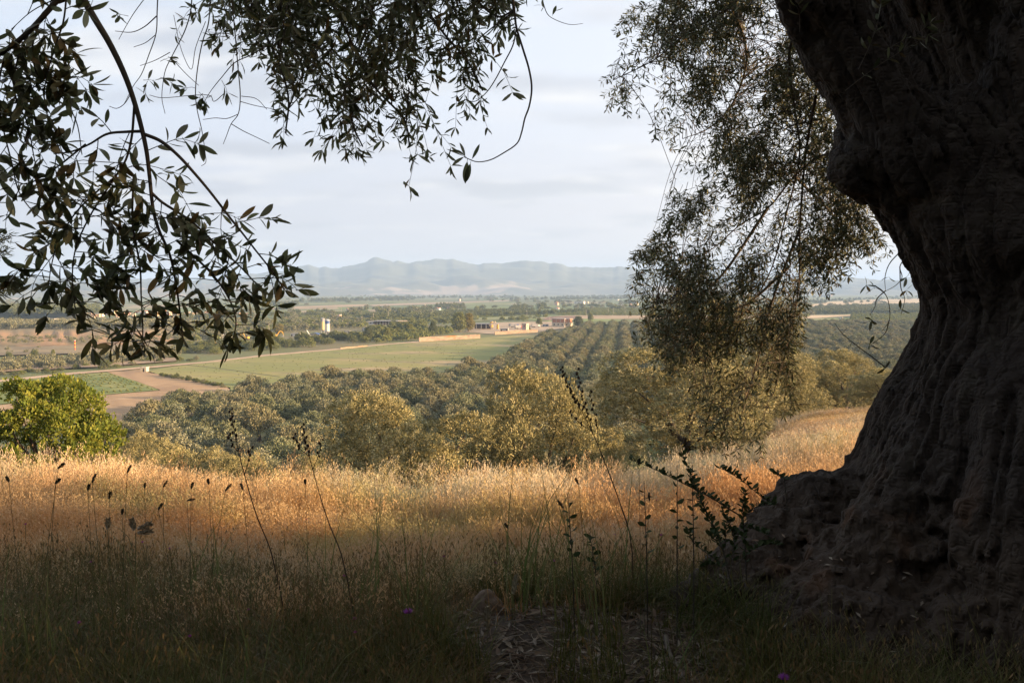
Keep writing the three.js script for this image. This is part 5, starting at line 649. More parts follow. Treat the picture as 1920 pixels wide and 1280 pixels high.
const VINE = crown(840, { lobes: (r) => { const o = []; for (let i = 0; i < 12; i++) o.push({ x: (i - 5.5) * 0.8, z: 0, y: 0.75 + 0.3 * r(), r: 0.55, sy: 1 }); return o; }, n: 300, spray: 3, shell: 0.5, len: 0.5, wid: 0.32, up: 0.25, tones: GR, minY: 0 }).geometry;
function mass(name, label, category, lists) { const g = new THREE.Group(); g.name = numbered(name); g.userData = { label, category, kind: 'stuff' }; scene.add(g); const Q = new THREE.Quaternion(), U = new THREE.Vector3(0, 1, 0), M = new THREE.Matrix4(); for (const [geo, list, partName] of lists) { if (!list.length) continue; const im = shade(new THREE.InstancedMesh(geo, LEAF, list.length)); im.name = partName; im.userData.kind = 'stuff'; list.forEach(([x, y, z, s, a, sy], i) => im.setMatrixAt(i, M.compose(new THREE.Vector3(x, y, z), Q.setFromAxisAngle(U, a), new THREE.Vector3(s, sy ?? s, s)))); g.add(im); } return g; }
{
  const r = rng(404), A = [[], [], []], V = [];
  const rowsIn = (pix, du, dv, ang, kind, s, keep = 0.95, lift = 0) => { const poly = pix.map(([a, b]) => { const p = onPlain(a, b); return [p.x, p.z]; }), xs = poly.map((p) => p[0]), zs = poly.map((p) => p[1]), cx = (Math.min(...xs) + Math.max(...xs)) / 2, cz = (Math.min(...zs) + Math.max(...zs)) / 2, R = Math.hypot(Math.max(...xs) - cx, Math.max(...zs) - cz), c = Math.cos(ang), s1 = Math.sin(ang); for (let u = -R; u < R; u += du) for (let v = -R; v < R; v += dv) { const uu = u + (r() - 0.5) * du * 0.25, vv = v + (r() - 0.5) * dv * 0.15, x = cx + uu * c - vv * s1, z = cz + uu * s1 + vv * c; if (!insideOf(poly, x, z) || r() > keep) continue; { const qx = 960 - F * x / z, qy = HORIZON - F * (EYE - PLAIN) / z; if ((qx > 684 && qx < 784 && qy > 606 && qy < 622) || (qx > 540 && qx < 642 && qy > 627 && qy < 644) || (qx > 872 && qx < 1046 && qy > 602 && qy < 630)) continue; } const e = [x, PLAIN + lift, z, s * (0.8 + 0.4 * r()), r() * 6.28]; if (kind === 3) { e[4] = -ang; V.push(e); } else A[kind].push(e); } };
  rowsIn([[-80, 690], [0, 683], [200, 670], [335, 655], [335, 670], [200, 685], [0, 700], [-80, 706]], 6.5, 6, 0.35, 0, 1.15); rowsIn([[-80, 633], [330, 630], [330, 620], [-80, 621]], 8, 7, 0.2, 0, 1.5, 0.9, 6); rowsIn([[-80, 618], [330, 616], [400, 606], [-80, 607]], 11, 10, 0.5, 0, 1.8, 0.75); rowsIn([[330, 652], [560, 622], [700, 612], [700, 600], [400, 604], [330, 620]], 14, 11, 0.3, 0, 1.6, 0.5); rowsIn([[330, 650], [560, 624], [860, 606], [1000, 600], [860, 596], [700, 600], [400, 604], [330, 616]], 15, 13, 0.5, 2, 1.5, 0.42); rowsIn([[330, 650], [560, 622], [860, 606], [860, 596], [400, 604]], 22, 16, 0.1, 1, 1.8, 0.45); rowsIn([[690, 646], [785, 638], [860, 622], [800, 620], [690, 632]], 9, 9, 0.3, 2, 1.5, 0.8);
  rowsIn([[-80, 652], [330, 648], [330, 634], [-80, 636]], 6, 5, 0.7, 0, 0.66, 0.32, 2.2); rowsIn([[-80, 672], [330, 655], [330, 649], [-80, 655]], 9, 7, 0.3, 0, 0.6, 0.2);
  rowsIn([[0, 718], [133, 705], [198, 700.5], [246, 714], [292, 731], [160, 743], [60, 751]], 7.5, 2.1, 0.95, 3, 0.34, 0.85, 0.1); rowsIn([[300, 692], [500, 669], [640, 657], [780, 644], [900, 637], [880, 700], [560, 745], [430, 722]], 5, 4, 0.35, 2, 0.11, 0.22, 0.2);
  rowsIn([[-40, 603], [182, 600], [182, 586], [-160, 586]], 9, 9, 0.3, 1, 2.2, 0.9, 8); rowsIn([[120, 621], [130, 604.5], [256, 603.5], [260, 616.5]], 8.5, 7, 1.35, 3, 1.1, 1); rowsIn([[560, 600], [690, 594], [690, 584], [560, 589]], 12, 9.5, 0.1, 3, 1.25, 0.9); rowsIn([[700, 607], [800, 600], [1000, 592], [1000, 588], [800, 594], [700, 600]], 12, 9.5, 0.12, 3, 1.3, 0.9); rowsIn([[1040, 592], [1500, 592], [1500, 580], [1100, 578]], 16, 9.5, 0.06, 3, 1.5, 0.9);
  rowsIn([[700, 598], [860, 593], [1000, 589], [1100, 583], [1100, 586], [1000, 591.5], [860, 597], [700, 603]], 10, 9, 0.12, 1, 2.0, 0.5); rowsIn([[690, 598], [900, 589], [1000, 585], [1000, 582], [900, 584], [690, 592]], 12, 11, 0.12, 1, 1.8, 0.55); rowsIn([[1500, 590], [1750, 588], [1750, 571], [1530, 578]], 12, 11, 0.1, 1, 2.0, 0.85); rowsIn([[1590, 612], [1750, 612], [1750, 592], [1600, 593]], 9, 8.5, 0.1, 2, 1.5, 0.8); rowsIn([[940, 600], [1020, 592], [1030, 594], [985, 602]], 9, 8, 0.1, 2, 1.2, 0.35);
  for (let i = 0; i < 2400; i++) { const d = 950 * Math.pow(5.8, r()), x = (r() * 1.24 - 0.62) * d, q = fbm(x * 0.004, 2, d * 0.0022, 3) + 0.25 * noise3(x * 0.0015 + 4, 1, d * 0.006); if (q < 0.03 + 0.1 * r()) continue; A[Math.floor(r() * 2.4)].push([x, PLAIN, -d, (1.5 + 1.3 * r()) * (1 + d / 7000), r() * 6.28, (1.3 + 1.2 * r()) * (1 + d / 9000)]); }
  for (const [px0, py0, px1, py1, n, s] of [[560, 566, 760, 562, 90, 3], [700, 560, 960, 557, 90, 3.2], [960, 562, 1180, 560, 90, 2.6], [820, 577, 870, 575, 26, 2.4], [845, 579.5, 870, 578, 12, 2.6], [1050, 558, 1200, 555.5, 80, 3], [500, 574, 560, 571, 24, 3], [330, 600, 430, 596, 30, 2], [960, 582, 990, 577, 22, 2.4], [1010, 581, 1022, 577, 12, 2.6], [400, 590, 560, 578, 40, 2], [1480, 552, 1740, 548, 120, 3.4], [1520, 566, 1740, 556, 60, 2.2], [750, 586, 800, 583, 22, 2], [690, 596, 790, 589, 30, 2]]) for (let i = 0; i < n; i++) { const t = r(), p = onPlain(lerp(px0, px1, t) + (r() - 0.5) * 8, lerp(py0, py1, t) + (r() - 0.5) * 1.6); A[1].push([p.x, PLAIN, p.z, s * (0.7 + 0.6 * r()), r() * 6.28, s * (0.7 + 0.9 * r())]); }
  console.log('plain trees', A.map((a) => a.length), V.length);
  mass('orchard_trees', 'orchards, windbreaks and scattered trees of the far plain', 'orchard', [[SMALLTREE[0], A[0], 'olives'], [SMALLTREE[1], A[1], 'dark_trees'], [SMALLTREE[2], A[2], 'citrus_trees']]); mass('vineyard_rows', 'clipped green vineyard rows on the plain', 'vineyard', [[VINE, V, 'vines']]);
}
{ // cypress whose side sprays reach into view at the left margin
  const S = new Soup(), r = rng(640), d = 9, base = at(-62, 900, d), gy = height(base.x, base.z), g = thing('cypress_tree', 'dark cypress just beyond the left margin, only feathery tips showing', 'tree', [base.x, gy, base.z]); const T = new Soup(); addTube(T, [new THREE.Vector3(0, -0.3, 0), new THREE.Vector3(0.02, 3, 0), new THREE.Vector3(0, 5.2, 0)], 0.09, 0.02, 8, [0.07, 0.05, 0.04], 6); part('trunk', T.build(), BARK, g);
  const k = d / F, tips = [[16, 446, 26], [17, 528, 30], [10, 470, 20], [8, 545, 20]]; for (let i = 0; i < 46; i++) { const q = i < 4 ? null : [r() * 6.28, 0.5 + 4.4 * (i / 46), 0.24 * (1 - i / 70) + 0.05 * r()]; const st = new THREE.Vector3(0, 0, 0), e = new THREE.Vector3(); if (!q) { const t = at(tips[i][0], tips[i][1], d); e.set(t.x - base.x, t.y - gy, 0); st.set(0, e.y - 0.12, 0); } else { e.set(Math.cos(q[0]) * q[2], q[1] + 0.18, Math.sin(q[0]) * q[2]); st.set(0, q[1], 0); } const c = addTube(S, [st, st.clone().lerp(e, 0.6), e], 0.008, 0.003, 4, [0.05, 0.05, 0.03], 4); for (let j = 0; j < (q ? 26 : 110); j++) { const p = c.getPoint(q ? 0.25 + 0.75 * r() : 0.55 + 0.45 * r()), spread = (q ? 0.05 : 0.085); p.addScaledVector(randomDir(r), spread * r()); addLeaf(S, p, randomDir(r).add(new THREE.Vector3(q ? 0 : 0.7, 0.25, 0)).normalize(), r, 0.07, 0.011, [0.035, 0.045, 0.02]); } }
  part('crown', S.build(), LEAF, g); }

// ---------------------------------------------------------------- meadow: dry oats and grass, green blades in the shade, litter under the tree
function addBlade(S, x, z, h, lean, a, w, c, tip) { const n = 3, ca = Math.cos(a), sa = Math.sin(a); let b = S.n; for (let i = 0; i <= n; i++) { const t = i / n, o = lean * t * t, y = h * t * (1 - 0.18 * lean / h * t), ww = w * (1 - t) * 0.5 + 0.0006; S.v(x + ca * o - sa * ww, y, z + sa * o + ca * ww, mixc(c, tip, t)); S.v(x + ca * o + sa * ww, y, z + sa * o - ca * ww, mixc(c, tip, t)); } for (let i = 0; i < n; i++) { const k = b + i * 2; S.I.push(k, k + 1, k + 2, k + 1, k + 3, k + 2); } return [x + ca * lean, h * (1 - 0.18 * lean / h), z + sa * lean, ca, sa]; }
function tuft(seed, o) { const r = rng(seed), S = new Soup(), p = new THREE.Vector3(), q = new THREE.Vector3(); for (let i = 0; i < o.blades; i++) { const a = r() * 6.28, R = o.spread * Math.sqrt(r()), h = lerp(o.h0, o.h1, r()), c = o.cols[Math.floor(r() * o.cols.length)]; addBlade(S, Math.cos(a) * R, Math.sin(a) * R, h, h * o.lean * (0.2 + r()), r() * 6.28, o.w * (0.7 + 0.6 * r()), c, mixc(c, o.tip, 0.6)); }
  for (let i = 0; i < o.stems; i++) { const a = r() * 6.28, R = o.spread * Math.sqrt(r()), h = lerp(o.s0, o.s1, r()), c = o.stemCol, e = addBlade(S, Math.cos(a) * R, Math.sin(a) * R, h, h * (0.05 + 0.2 * r()), r() * 6.28, 0.0032, c, c); for (let j = 0; j < o.oats; j++) { const t = j / o.oats; p.set(e[0] + (r() - 0.5) * 0.05 - e[3] * t * 0.05, e[1] - t * 0.13 + 0.01, e[2] + (r() - 0.5) * 0.05 - e[4] * t * 0.05); q.set((r() - 0.5) * 0.9, -0.5 - r() * 0.5, (r() - 0.5) * 0.9).normalize(); addLeaf(S, p, q, r, 0.026 + 0.012 * r(), 0.008, o.headCol); } } return S.build(); }
const ST = [[0.50, 0.295, 0.145], [0.42, 0.235, 0.108], [0.58, 0.38, 0.205], [0.34, 0.18, 0.082]], GN = [[0.115, 0.155, 0.044], [0.155, 0.18, 0.056], [0.09, 0.13, 0.036], [0.23, 0.20, 0.10]];
const GRASS = leafy({ vertexColors: true, transmission: 0.4, roughness: 0.8 });
const straw = (s, k = 1) => tuft(s, { blades: 26, h0: 0.14 * k, h1: 0.40 * k, spread: 0.11, lean: 0.45, w: 0.0055, cols: ST, tip: [0.60, 0.43, 0.235], stems: 9, s0: 0.36 * k, s1: 0.62 * k, stemCol: [0.52, 0.37, 0.19], oats: 7, headCol: [0.64, 0.52, 0.36] });
const TUFTS = [straw(1), straw(2), straw(3, 0.8), tuft(4, { blades: 30, h0: 0.1, h1: 0.34, spread: 0.1, lean: 0.6, w: 0.006, cols: [[0.31, 0.235, 0.085], ST[1], ST[0], [0.38, 0.28, 0.12]], tip: [0.5, 0.36, 0.17], stems: 3, s0: 0.3, s1: 0.5, stemCol: [0.34, 0.29, 0.13], oats: 6, headCol: [0.5, 0.4, 0.22] })];
TUFTS.push(tuft(9, { blades: 4, h0: 0.2, h1: 0.4, spread: 0.1, lean: 0.4, w: 0.005, cols: ST, tip: [0.6, 0.45, 0.28], stems: 5, s0: 0.66, s1: 0.98, stemCol: [0.5, 0.37, 0.21], oats: 12, headCol: [0.66, 0.53, 0.36] }));
const GREENT = [tuft(11, { blades: 24, h0: 0.14, h1: 0.42, spread: 0.07, lean: 0.75, w: 0.0065, cols: GN, tip: [0.12, 0.12, 0.05], stems: 2, s0: 0.35, s1: 0.6, stemCol: [0.12, 0.115, 0.05], oats: 4, headCol: [0.2, 0.16, 0.09] }), tuft(12, { blades: 34, h0: 0.06, h1: 0.24, spread: 0.1, lean: 1.1, w: 0.006, cols: GN, tip: [0.14, 0.125, 0.06], stems: 0, oats: 0 }), tuft(13, { blades: 26, h0: 0.08, h1: 0.3, spread: 0.12, lean: 1.2, w: 0.004, cols: [[0.19, 0.145, 0.08], [0.15, 0.11, 0.06], [0.24, 0.18, 0.105]], tip: [0.24, 0.185, 0.11], stems: 1, s0: 0.2, s1: 0.4, stemCol: [0.2, 0.155, 0.09], oats: 4, headCol: [0.24, 0.18, 0.105] })];
function scatter(name, label, category, geos, spots, mat) { const g = new THREE.Group(); g.name = numbered(name); g.userData = { label, category, kind: 'stuff' }; scene.add(g); const M = new THREE.Matrix4(), Q = new THREE.Quaternion(), U = new THREE.Vector3(); geos.forEach((geo, k) => { const l = spots.filter((s) => s[6] === k); if (!l.length) return; const im = shade(new THREE.InstancedMesh(geo, mat, l.length)); im.name = 'tufts'; im.userData.kind = 'stuff'; l.forEach(([x, y, z, a, s, sy], i) => { const f = fbm(x * 0.55, 4, z * 0.8, 3), g2 = fbm(x * 0.9 + 9, 1, z * 1.3, 3), k2 = 0.85 + 0.3 * ((i * 0.618) % 1), wn = smooth(-0.22, 0.12, fbm(x * 0.22 + 3, 6, z * 0.4, 3)); im.setColorAt(i, rgb(k2 * (1 + 0.25 * f - 0.2 * smooth(0.05, 0.3, g2)), k2 * (1 - 0.17 * wn) * (1 + 0.05 * f - 0.08 * smooth(0.05, 0.3, g2)), k2 * (1 - 0.36 * wn) * (1 - 0.1 * f - 0.2 * smooth(0.05, 0.3, g2)))); U.set(noise3(x * 5, 1, z * 5) * 0.2, 1, noise3(x * 5, 7, z * 5) * 0.2).normalize(); Q.setFromUnitVectors(new THREE.Vector3(0, 1, 0), U).multiply(new THREE.Quaternion().setFromAxisAngle(new THREE.Vector3(0, 1, 0), a)); im.setMatrixAt(i, M.compose(new THREE.Vector3(x, y, z), Q, new THREE.Vector3(s, sy, s))); }); g.add(im); }); }
const shadeLine = (x) => 5.1 - 0.12 * x;             // where the lit meadow begins
{
  const r = rng(2024), dry = [], green = [];
  const put = (list, x, d, k, s, sy) => list.push([x, height(x, -d) - 0.015, -d, r() * 6.28, s, sy, k]);
  const inMound = (x, d) => { if (Math.abs(x / d + 0.0276) < 0.045 + 0.05 * noise3(x * 6, 2, d * 5) && d > 3.2 && d < 4.42) return true; const mx = (x - MOUND.x) / 1.1, mz = (-d - MOUND.z) / 0.85; return mx * mx + mz * mz < 1 || Math.hypot(x - 2.75, d - 4.5) < 1.1; };
  for (let i = 0; i < 23000; i++) { const d = 3.9 * Math.pow(17 / 3.9, r()), x = (r() * 1.36 - 0.68) * d; if (inMound(x, d)) continue; const bareHere = smooth(-0.2, 0.0, x / d) * (1 - smooth(4.3, 5.1, d)); if (r() < bareHere * 0.9) continue; const e = d - shadeLine(x); if (e < 0 && r() > Math.exp(e * 1.8) * 0.55) continue; const gr = fbm(x * 0.5, 3, d * 0.5, 2), hs = (0.66 + 0.5 * r() + 0.95 * fbm(x * 0.8, 2, d * 0.8, 3)) * lerp(0.5, 0.92, smooth(4.5, 11, d)); put(dry, x, d, gr > 0.18 && r() < 0.4 ? 3 : Math.floor(r() * 3), 0.85 + 0.3 * r(), hs); }
  for (let i = 0; i < 15000; i++) { const d = 15 * Math.pow(68 / 15, r()), b = -0.05 + 0.62 * r(), x = b * d; if (d > crestAt(b) + 6) continue; const gr = noise3(x * 0.12, 3, d * 0.16) + 0.4 * noise3(x * 0.4, 1, d * 0.5); const s = 1.25 + 0.02 * d; put(dry, x, d, gr > 0.15 ? 3 : Math.floor(r() * 3), s * 1.3, 0.42 + 0.32 * r()); }
  for (let i = 0; i < 260; i++) { const d = 6.5 + 6.5 * r(), x = (r() * 1.3 - 0.68) * d; if (noise3(x * 0.5, 6, d * 0.5) < -0.1) continue; put(dry, x, d, 4, 1, 0.6 + 0.4 * r()); }
  for (let i = 0; i < 4500; i++) { const d = 12 + 22 * r(), b = -0.66 + 0.7 * r(), x = b * d; put(dry, x, d, Math.floor(r() * 4), 1.5, 0.5 + 0.3 * r()); }
  for (let i = 0; i < 6200; i++) { const d = 2.2 + 3.6 * r(), x = (r() * 1.36 - 0.68) * d; if (trunkField(x, height(x, -d) + 0.08, -d) < 0 || (Math.abs(x / d + 0.0276) < 0.045 + 0.05 * noise3(x * 6, 2, d * 5) && d > 3.2 && d < 4.42)) continue; const b = x / d, bare = smooth(-0.16, -0.02, b + 0.06 * noise3(x * 3, 4, d * 3)) * (1 - smooth(4.2, 4.8, d + 0.5 * noise3(x * 2, 1, d * 2))) * (1 - 0.6 * smooth(0.2, 0.27, b)); if (r() < bare * 0.92) continue; if (d > shadeLine(x) && r() < 0.72) continue; put(green, x, d, r() < 0.42 ? 0 : r() < 0.5 ? 1 : 2, 0.8 + 0.4 * r(), 0.5 + 0.5 * r()); }
  console.log('grass', dry.length, green.length);
  scatter('meadow_grass', 'golden dry oats and meadow grass lit by the low sun', 'grass', TUFTS, dry, GRASS); scatter('shaded_grass', 'green and withered grass in the shade under the tree', 'grass', GREENT, green, GRASS);
  // dead leaves and straw bits on the bare ground
  const lit = [], bits = [(() => { const S = new Soup(); S.v(0, 0, 0, [1, 1, 1]); S.v(0.008, 0.004, 0.025, [1, 1, 1]); S.v(0, 0.002, 0.055, [1, 1, 1]); S.v(-0.008, 0.005, 0.026, [1, 1, 1]); S.I.push(0, 1, 2, 0, 2, 3); const g = S.build(); g.deleteAttribute('color'); return g; })(), (() => { const S = new Soup(); addTube(S, [new THREE.Vector3(-0.07, 0, 0), new THREE.Vector3(0, 0.012, 0.012), new THREE.Vector3(0.07, 0.004, -0.01)], 0.0022, 0.0012, 4, [1, 1, 1], 4); const g = S.build(); g.deleteAttribute('color'); return g; })()];
  const g = new THREE.Group(); g.name = numbered('leaf_litter'); g.userData = { label: 'dead leaves and straw bits strewn on the bare ground', category: 'litter', kind: 'stuff' }; scene.add(g);
  bits.forEach((geo, k) => { const N = k ? 5200 : 9000, im = shade(new THREE.InstancedMesh(geo, std({ roughness: 0.8 }), N)); im.name = 'litter'; im.userData.kind = 'stuff'; const M = new THREE.Matrix4(), Q = new THREE.Quaternion(), E = new THREE.Euler(); for (let i = 0; i < N; i++) { const d = 2.4 + 3.4 * Math.pow(r(), 0.8), x = (-0.5 + 0.98 * r()) * d; let y = height(x, -d); const mound = trunkField(x, y + 0.02, -d) < 0; if (mound) { for (let t = 0; t < 40 && trunkField(x, y, -d) < 0; t++) y += 0.025; if (y > 0.3 || r() < 0.8 || k) y = -3; } E.set((r() - 0.5) * 0.9, r() * 6.28, (r() - 0.5) * 0.9); const s = (mound ? 0.5 : 0.7) + (mound ? 0.4 : 0.8) * r(); im.setMatrixAt(i, M.compose(new THREE.Vector3(x, y + 0.006 + 0.012 * r(), -d), Q.setFromEuler(E), new THREE.Vector3(s, s, s))); const c = r() < 0.3 ? [0.26, 0.21, 0.15] : r() < 0.6 ? [0.16, 0.10, 0.06] : [0.21, 0.145, 0.09], q = 0.6 + 0.7 * r(); im.setColorAt(i, rgb(c[0] * q, c[1] * q, c[2] * q)); } g.add(im); });
  // purple thistle heads dotted through the grass
  const S = new Soup(); for (let i = 0; i < 26; i++) { const a = i * 2.4, t = i / 26; addLeaf(S, new THREE.Vector3(0, 0, 0), new THREE.Vector3(Math.cos(a) * t, 1.1 - 0.5 * t, Math.sin(a) * t).normalize(), r, 0.013, 0.003, [0.42, 0.12, 0.45]); } addTube(S, [new THREE.Vector3(0, -0.38, 0), new THREE.Vector3(0.01, -0.2, 0), new THREE.Vector3(0, 0, 0)], 0.0014, 0.002, 4, [0.16, 0.16, 0.07], 4);
  const th = []; for (let i = 0; i < 40; i++) { const d = 3.4 + 6 * r(), x = (-0.6 + 0.95 * r()) * d; if (inMound(x, d)) continue; th.push([x, height(x, -d) + 0.2 + 0.2 * r(), -d, r() * 6, 1, 1, 0]); } scatter('thistle_flowers', 'tiny purple thistle flowers dotted through the grass', 'flower', [S.build()], th, LEAF);
}
// ---------------------------------------------------------------- single plants that stand out
const rootAt = (px, d) => { const x = (px - 960) / F * d / CP; return new THREE.Vector3(x, height(x, -d) - 0.02, -d); };
const STEM_G = std({ color: rgb(0.10, 0.105, 0.045) }), HEAD_G = std({ color: rgb(0.075, 0.072, 0.045) }), HEAD_P = std({ color: rgb(0.36, 0.31, 0.22) });
const tubeGeo = (pts, r0, r1, sides = 5, steps) => { const S = new Soup(); addTube(S, pts, r0, r1, sides, [1, 1, 1], steps); const g = S.build(); g.deleteAttribute('color'); return g; };
function bristle(len, rad, seed) { const r = rng(seed), S = new Soup(), c = [1, 1, 1]; addTube(S, [new THREE.Vector3(0, 0, 0), new THREE.Vector3(0, len * 0.5, 0), new THREE.Vector3(0, len, 0)], rad * 0.55, rad * 0.3, 6, c, 5); for (let i = 0; i < 90; i++) { const t = r(), a = r() * 6.28, w = rad * Math.sin(Math.PI * (0.12 + 0.8 * t)); addLeaf(S, new THREE.Vector3(Math.cos(a) * w * 0.5, t * len * 0.92, Math.sin(a) * w * 0.5), new THREE.Vector3(Math.cos(a) * 0.6, 1, Math.sin(a) * 0.6).normalize(), r, rad * 1.3, rad * 0.45, c); } const g = S.build(); g.deleteAttribute('color'); return g; }
const HEADS = [bristle(0.036, 0.0075, 1), bristle(0.028, 0.0075, 2), bristle(0.045, 0.007, 3)];
function spike(name, label, category, px, py, d, lean, tilt, k, headM, s, group) { // a stalk that carries one head at pixel (px, py)
  const e = at(px, py, d), rt = rootAt(px - lean, d), g = thing(name, label, category, [rt.x, rt.y, rt.z], 0, group), top1 = e.clone().sub(rt), m = top1.clone().multiplyScalar(0.55); m.x -= top1.x * 0.22; part('stem', tubeGeo([new THREE.Vector3(0, 0, 0), m, top1], 0.0013, 0.0009, 5, 8), STEM_G, g); const h = part('head', HEADS[k], headM, g); h.position.copy(top1); h.rotation.z = -tilt; h.rotation.x = (px % 5 - 2) * 0.12; h.scale.setScalar(s); return g; }
{ const list = [[108, 878, 3.2, 60, 0.9], [132, 882, 3.3, 15, -0.1], [103, 906, 3.2, 40, 0.8], [120, 903, 3.2, 70, 1.3], [172, 905, 3.4, -10, 0.4], [164, 920, 3.5, 0, 0.3], [25, 922, 3.6, 30, 1.0], [16, 903, 3.6, -8, -0.5], [44, 950, 3.4, 40, 0.2], [238, 886, 3.7, 25, 0.5], [204, 934, 3.6, 15, 0.3], [240, 907, 4.2, 0, -0.1], [270, 915, 4.2, 5, 0.1], [313, 928, 3.9, -6, -0.1], [305, 914, 4.3, 8, 0.5], [358, 916, 3.9, 14, 0.3], [368, 909, 4.0, -12, 0.9], [391, 908, 4.0, 0, -0.2], [412, 918, 3.8, 0, -0.1], [422, 920, 3.6, 55, 0.7], [296, 955, 3.8, -30, 0.6], [272, 958, 4.0, 12, -0.7], [228, 964, 3.9, 0, 0.2], [430, 964, 3.9, 10, 1.2], [350, 938, 4.1, 0, 1.4], [455, 918, 4.0, -10, -0.4], [555, 928, 4.0, 14, -0.3], [572, 908, 4.2, 0, 0.0], [1008, 948, 3.7, 8, -0.6], [1056, 952, 3.8, -20, -0.6], [1085, 908, 3.9, -18, -0.5], [1114, 968, 3.8, -14, -0.6], [952, 990, 4.0, -10, -0.5], [909, 945, 4.3, -5, -0.1], [1218, 938, 3.9, 6, -0.1], [1198, 872, 3.9, -8, 0.0]];
  list.filter((_, i) => i % 5 !== 1 && i % 5 !== 3).forEach(([px, py, d, lean, tilt], i) => spike('canary_grass', 'thin green grass stalk with one dark bristly head against the golden meadow', 'grass stalk', px, py, d, lean, tilt, i % 3, HEAD_G, 0.85, 'grass stalks with dark bristly heads')); }
{ // the trio of pale heads close to the eye
  const d = 2.1, rt = rootAt(238, d), g = thing('canary_grass_clump', 'three plump pale grass heads on one stalk, large and close at left', 'grass stalk', [rt.x, rt.y, rt.z]); const f = at(254, 998, d).sub(rt); part('stem', tubeGeo([new THREE.Vector3(0, 0, 0), f.clone().multiplyScalar(0.5).add(new THREE.Vector3(-0.008, 0, 0)), f], 0.0018, 0.0012, 6, 8), STEM_G, g); for (const [px, py, t, k] of [[251, 994, -0.2, 1], [258, 991, 1.2, 0], [258, 999, 1.42, 0]]) { const h = part('head', HEADS[k], HEAD_P, g); h.position.copy(at(px, py, d).sub(rt)); h.rotation.z = -t; h.scale.setScalar(1.0); } for (const [px, py, q] of [[262, 1010, 0.9], [246, 1024, -0.8], [258, 1050, 0.8]]) part('leaf', (() => { const S = new Soup(); addBlade(S, 0, 0, 0.07, 0.06, q > 0 ? 0 : 3.14, 0.004, [1, 1, 1], [1, 1, 1]); const e = S.build(); e.deleteAttribute('color'); const o = at(px, py, d).sub(rt); return e.translate(o.x, o.y, o.z); })(), STEM_G, g);
  spike('canary_grass', 'single pale plump grass head beside the close trio, at left', 'grass stalk', 201, 992, 2.3, -4, 0.05, 1, HEAD_P, 1.0); spike('seed_spike', 'pale upright seed spike rising from the bare litter before the stone', 'grass stalk', 914, 1178, 3.4, 2, 0.02, 2, std({ color: rgb(0.30, 0.26, 0.18) }), 2.2); spike('seed_spike', 'pale seed spike leaning right beside the stone', 'grass stalk', 962, 1112, 3.9, -6, 0.2, 2, std({ color: rgb(0.34, 0.30, 0.20) }), 2.0); }
function stalk(label, d, lines, pods) { // dead flower stalk with seed pods
  const rt = rootAt(lines[0][0][0], d), g = thing('dead_stalk', label, 'plant', [rt.x, rt.y, rt.z]), r = rng(lines[0][0][0]), M = std({ color: rgb(0.055, 0.035, 0.022) }), POD = new THREE.SphereGeometry(0.0062, 8, 6).scale(0.8, 1.25, 0.8); lines.forEach((l, i) => { const pts = l.map(([px, py]) => at(px, py, d).sub(rt)); if (!i) pts[0] = new THREE.Vector3(0, 0, 0); const S = new Soup(), c = addTube(S, pts, i ? 0.0018 : 0.0036, 0.0011, 6, [1, 1, 1], 18), q = S.build(); q.deleteAttribute('color'); part('stem', q, M, g); const n = pods[i] ?? 0; for (let k = 0; k < n; k++) { const t = 1 - (k / n) * (i ? 0.75 : 0.26), p = c.getPoint(t), a = k * 2.4, m = part('seed_pod', POD, M, g); m.position.set(p.x + Math.cos(a) * 0.008, p.y + 0.004, p.z + Math.sin(a) * 0.008); m.rotation.set(r() - 0.5, 0, r() - 0.5); m.scale.setScalar(0.8 + 0.5 * r()); } }); }
stalk('tallest dead brown flower stalk with seed pods, leaning left before the golden olive', 4.4, [[[1192, 1096], [1183, 1010], [1165, 950], [1138, 876], [1116, 822], [1096, 780], [1072, 738], [1052, 690]], [[1112, 812], [1104, 785], [1092, 745], [1082, 693]], [[1122, 838], [1120, 800], [1112, 765], [1106, 735]], [[1110, 808], [1090, 795], [1067, 772]]], [22, 14, 8, 5]);
stalk('dead flower stalk at left, its tip just below the grove edge', 4.1, [[[540, 1110], [508, 1035], [482, 970], [462, 905], [448, 850], [438, 805], [432, 768]], [[446, 846], [436, 835], [428, 815]], [[458, 890], [466, 860], [470, 840]]], [12, 5, 4]);
stalk('dead flower stalk right of the first left-hand one, leaning left over the oats', 4.2, [[[668, 1115], [640, 1040], [618, 985], [600, 930], [586, 880], [574, 835], [566, 797]], [[586, 880], [598, 850], [602, 826]], [[580, 856], [560, 838], [550, 815]]], [12, 6, 5]);
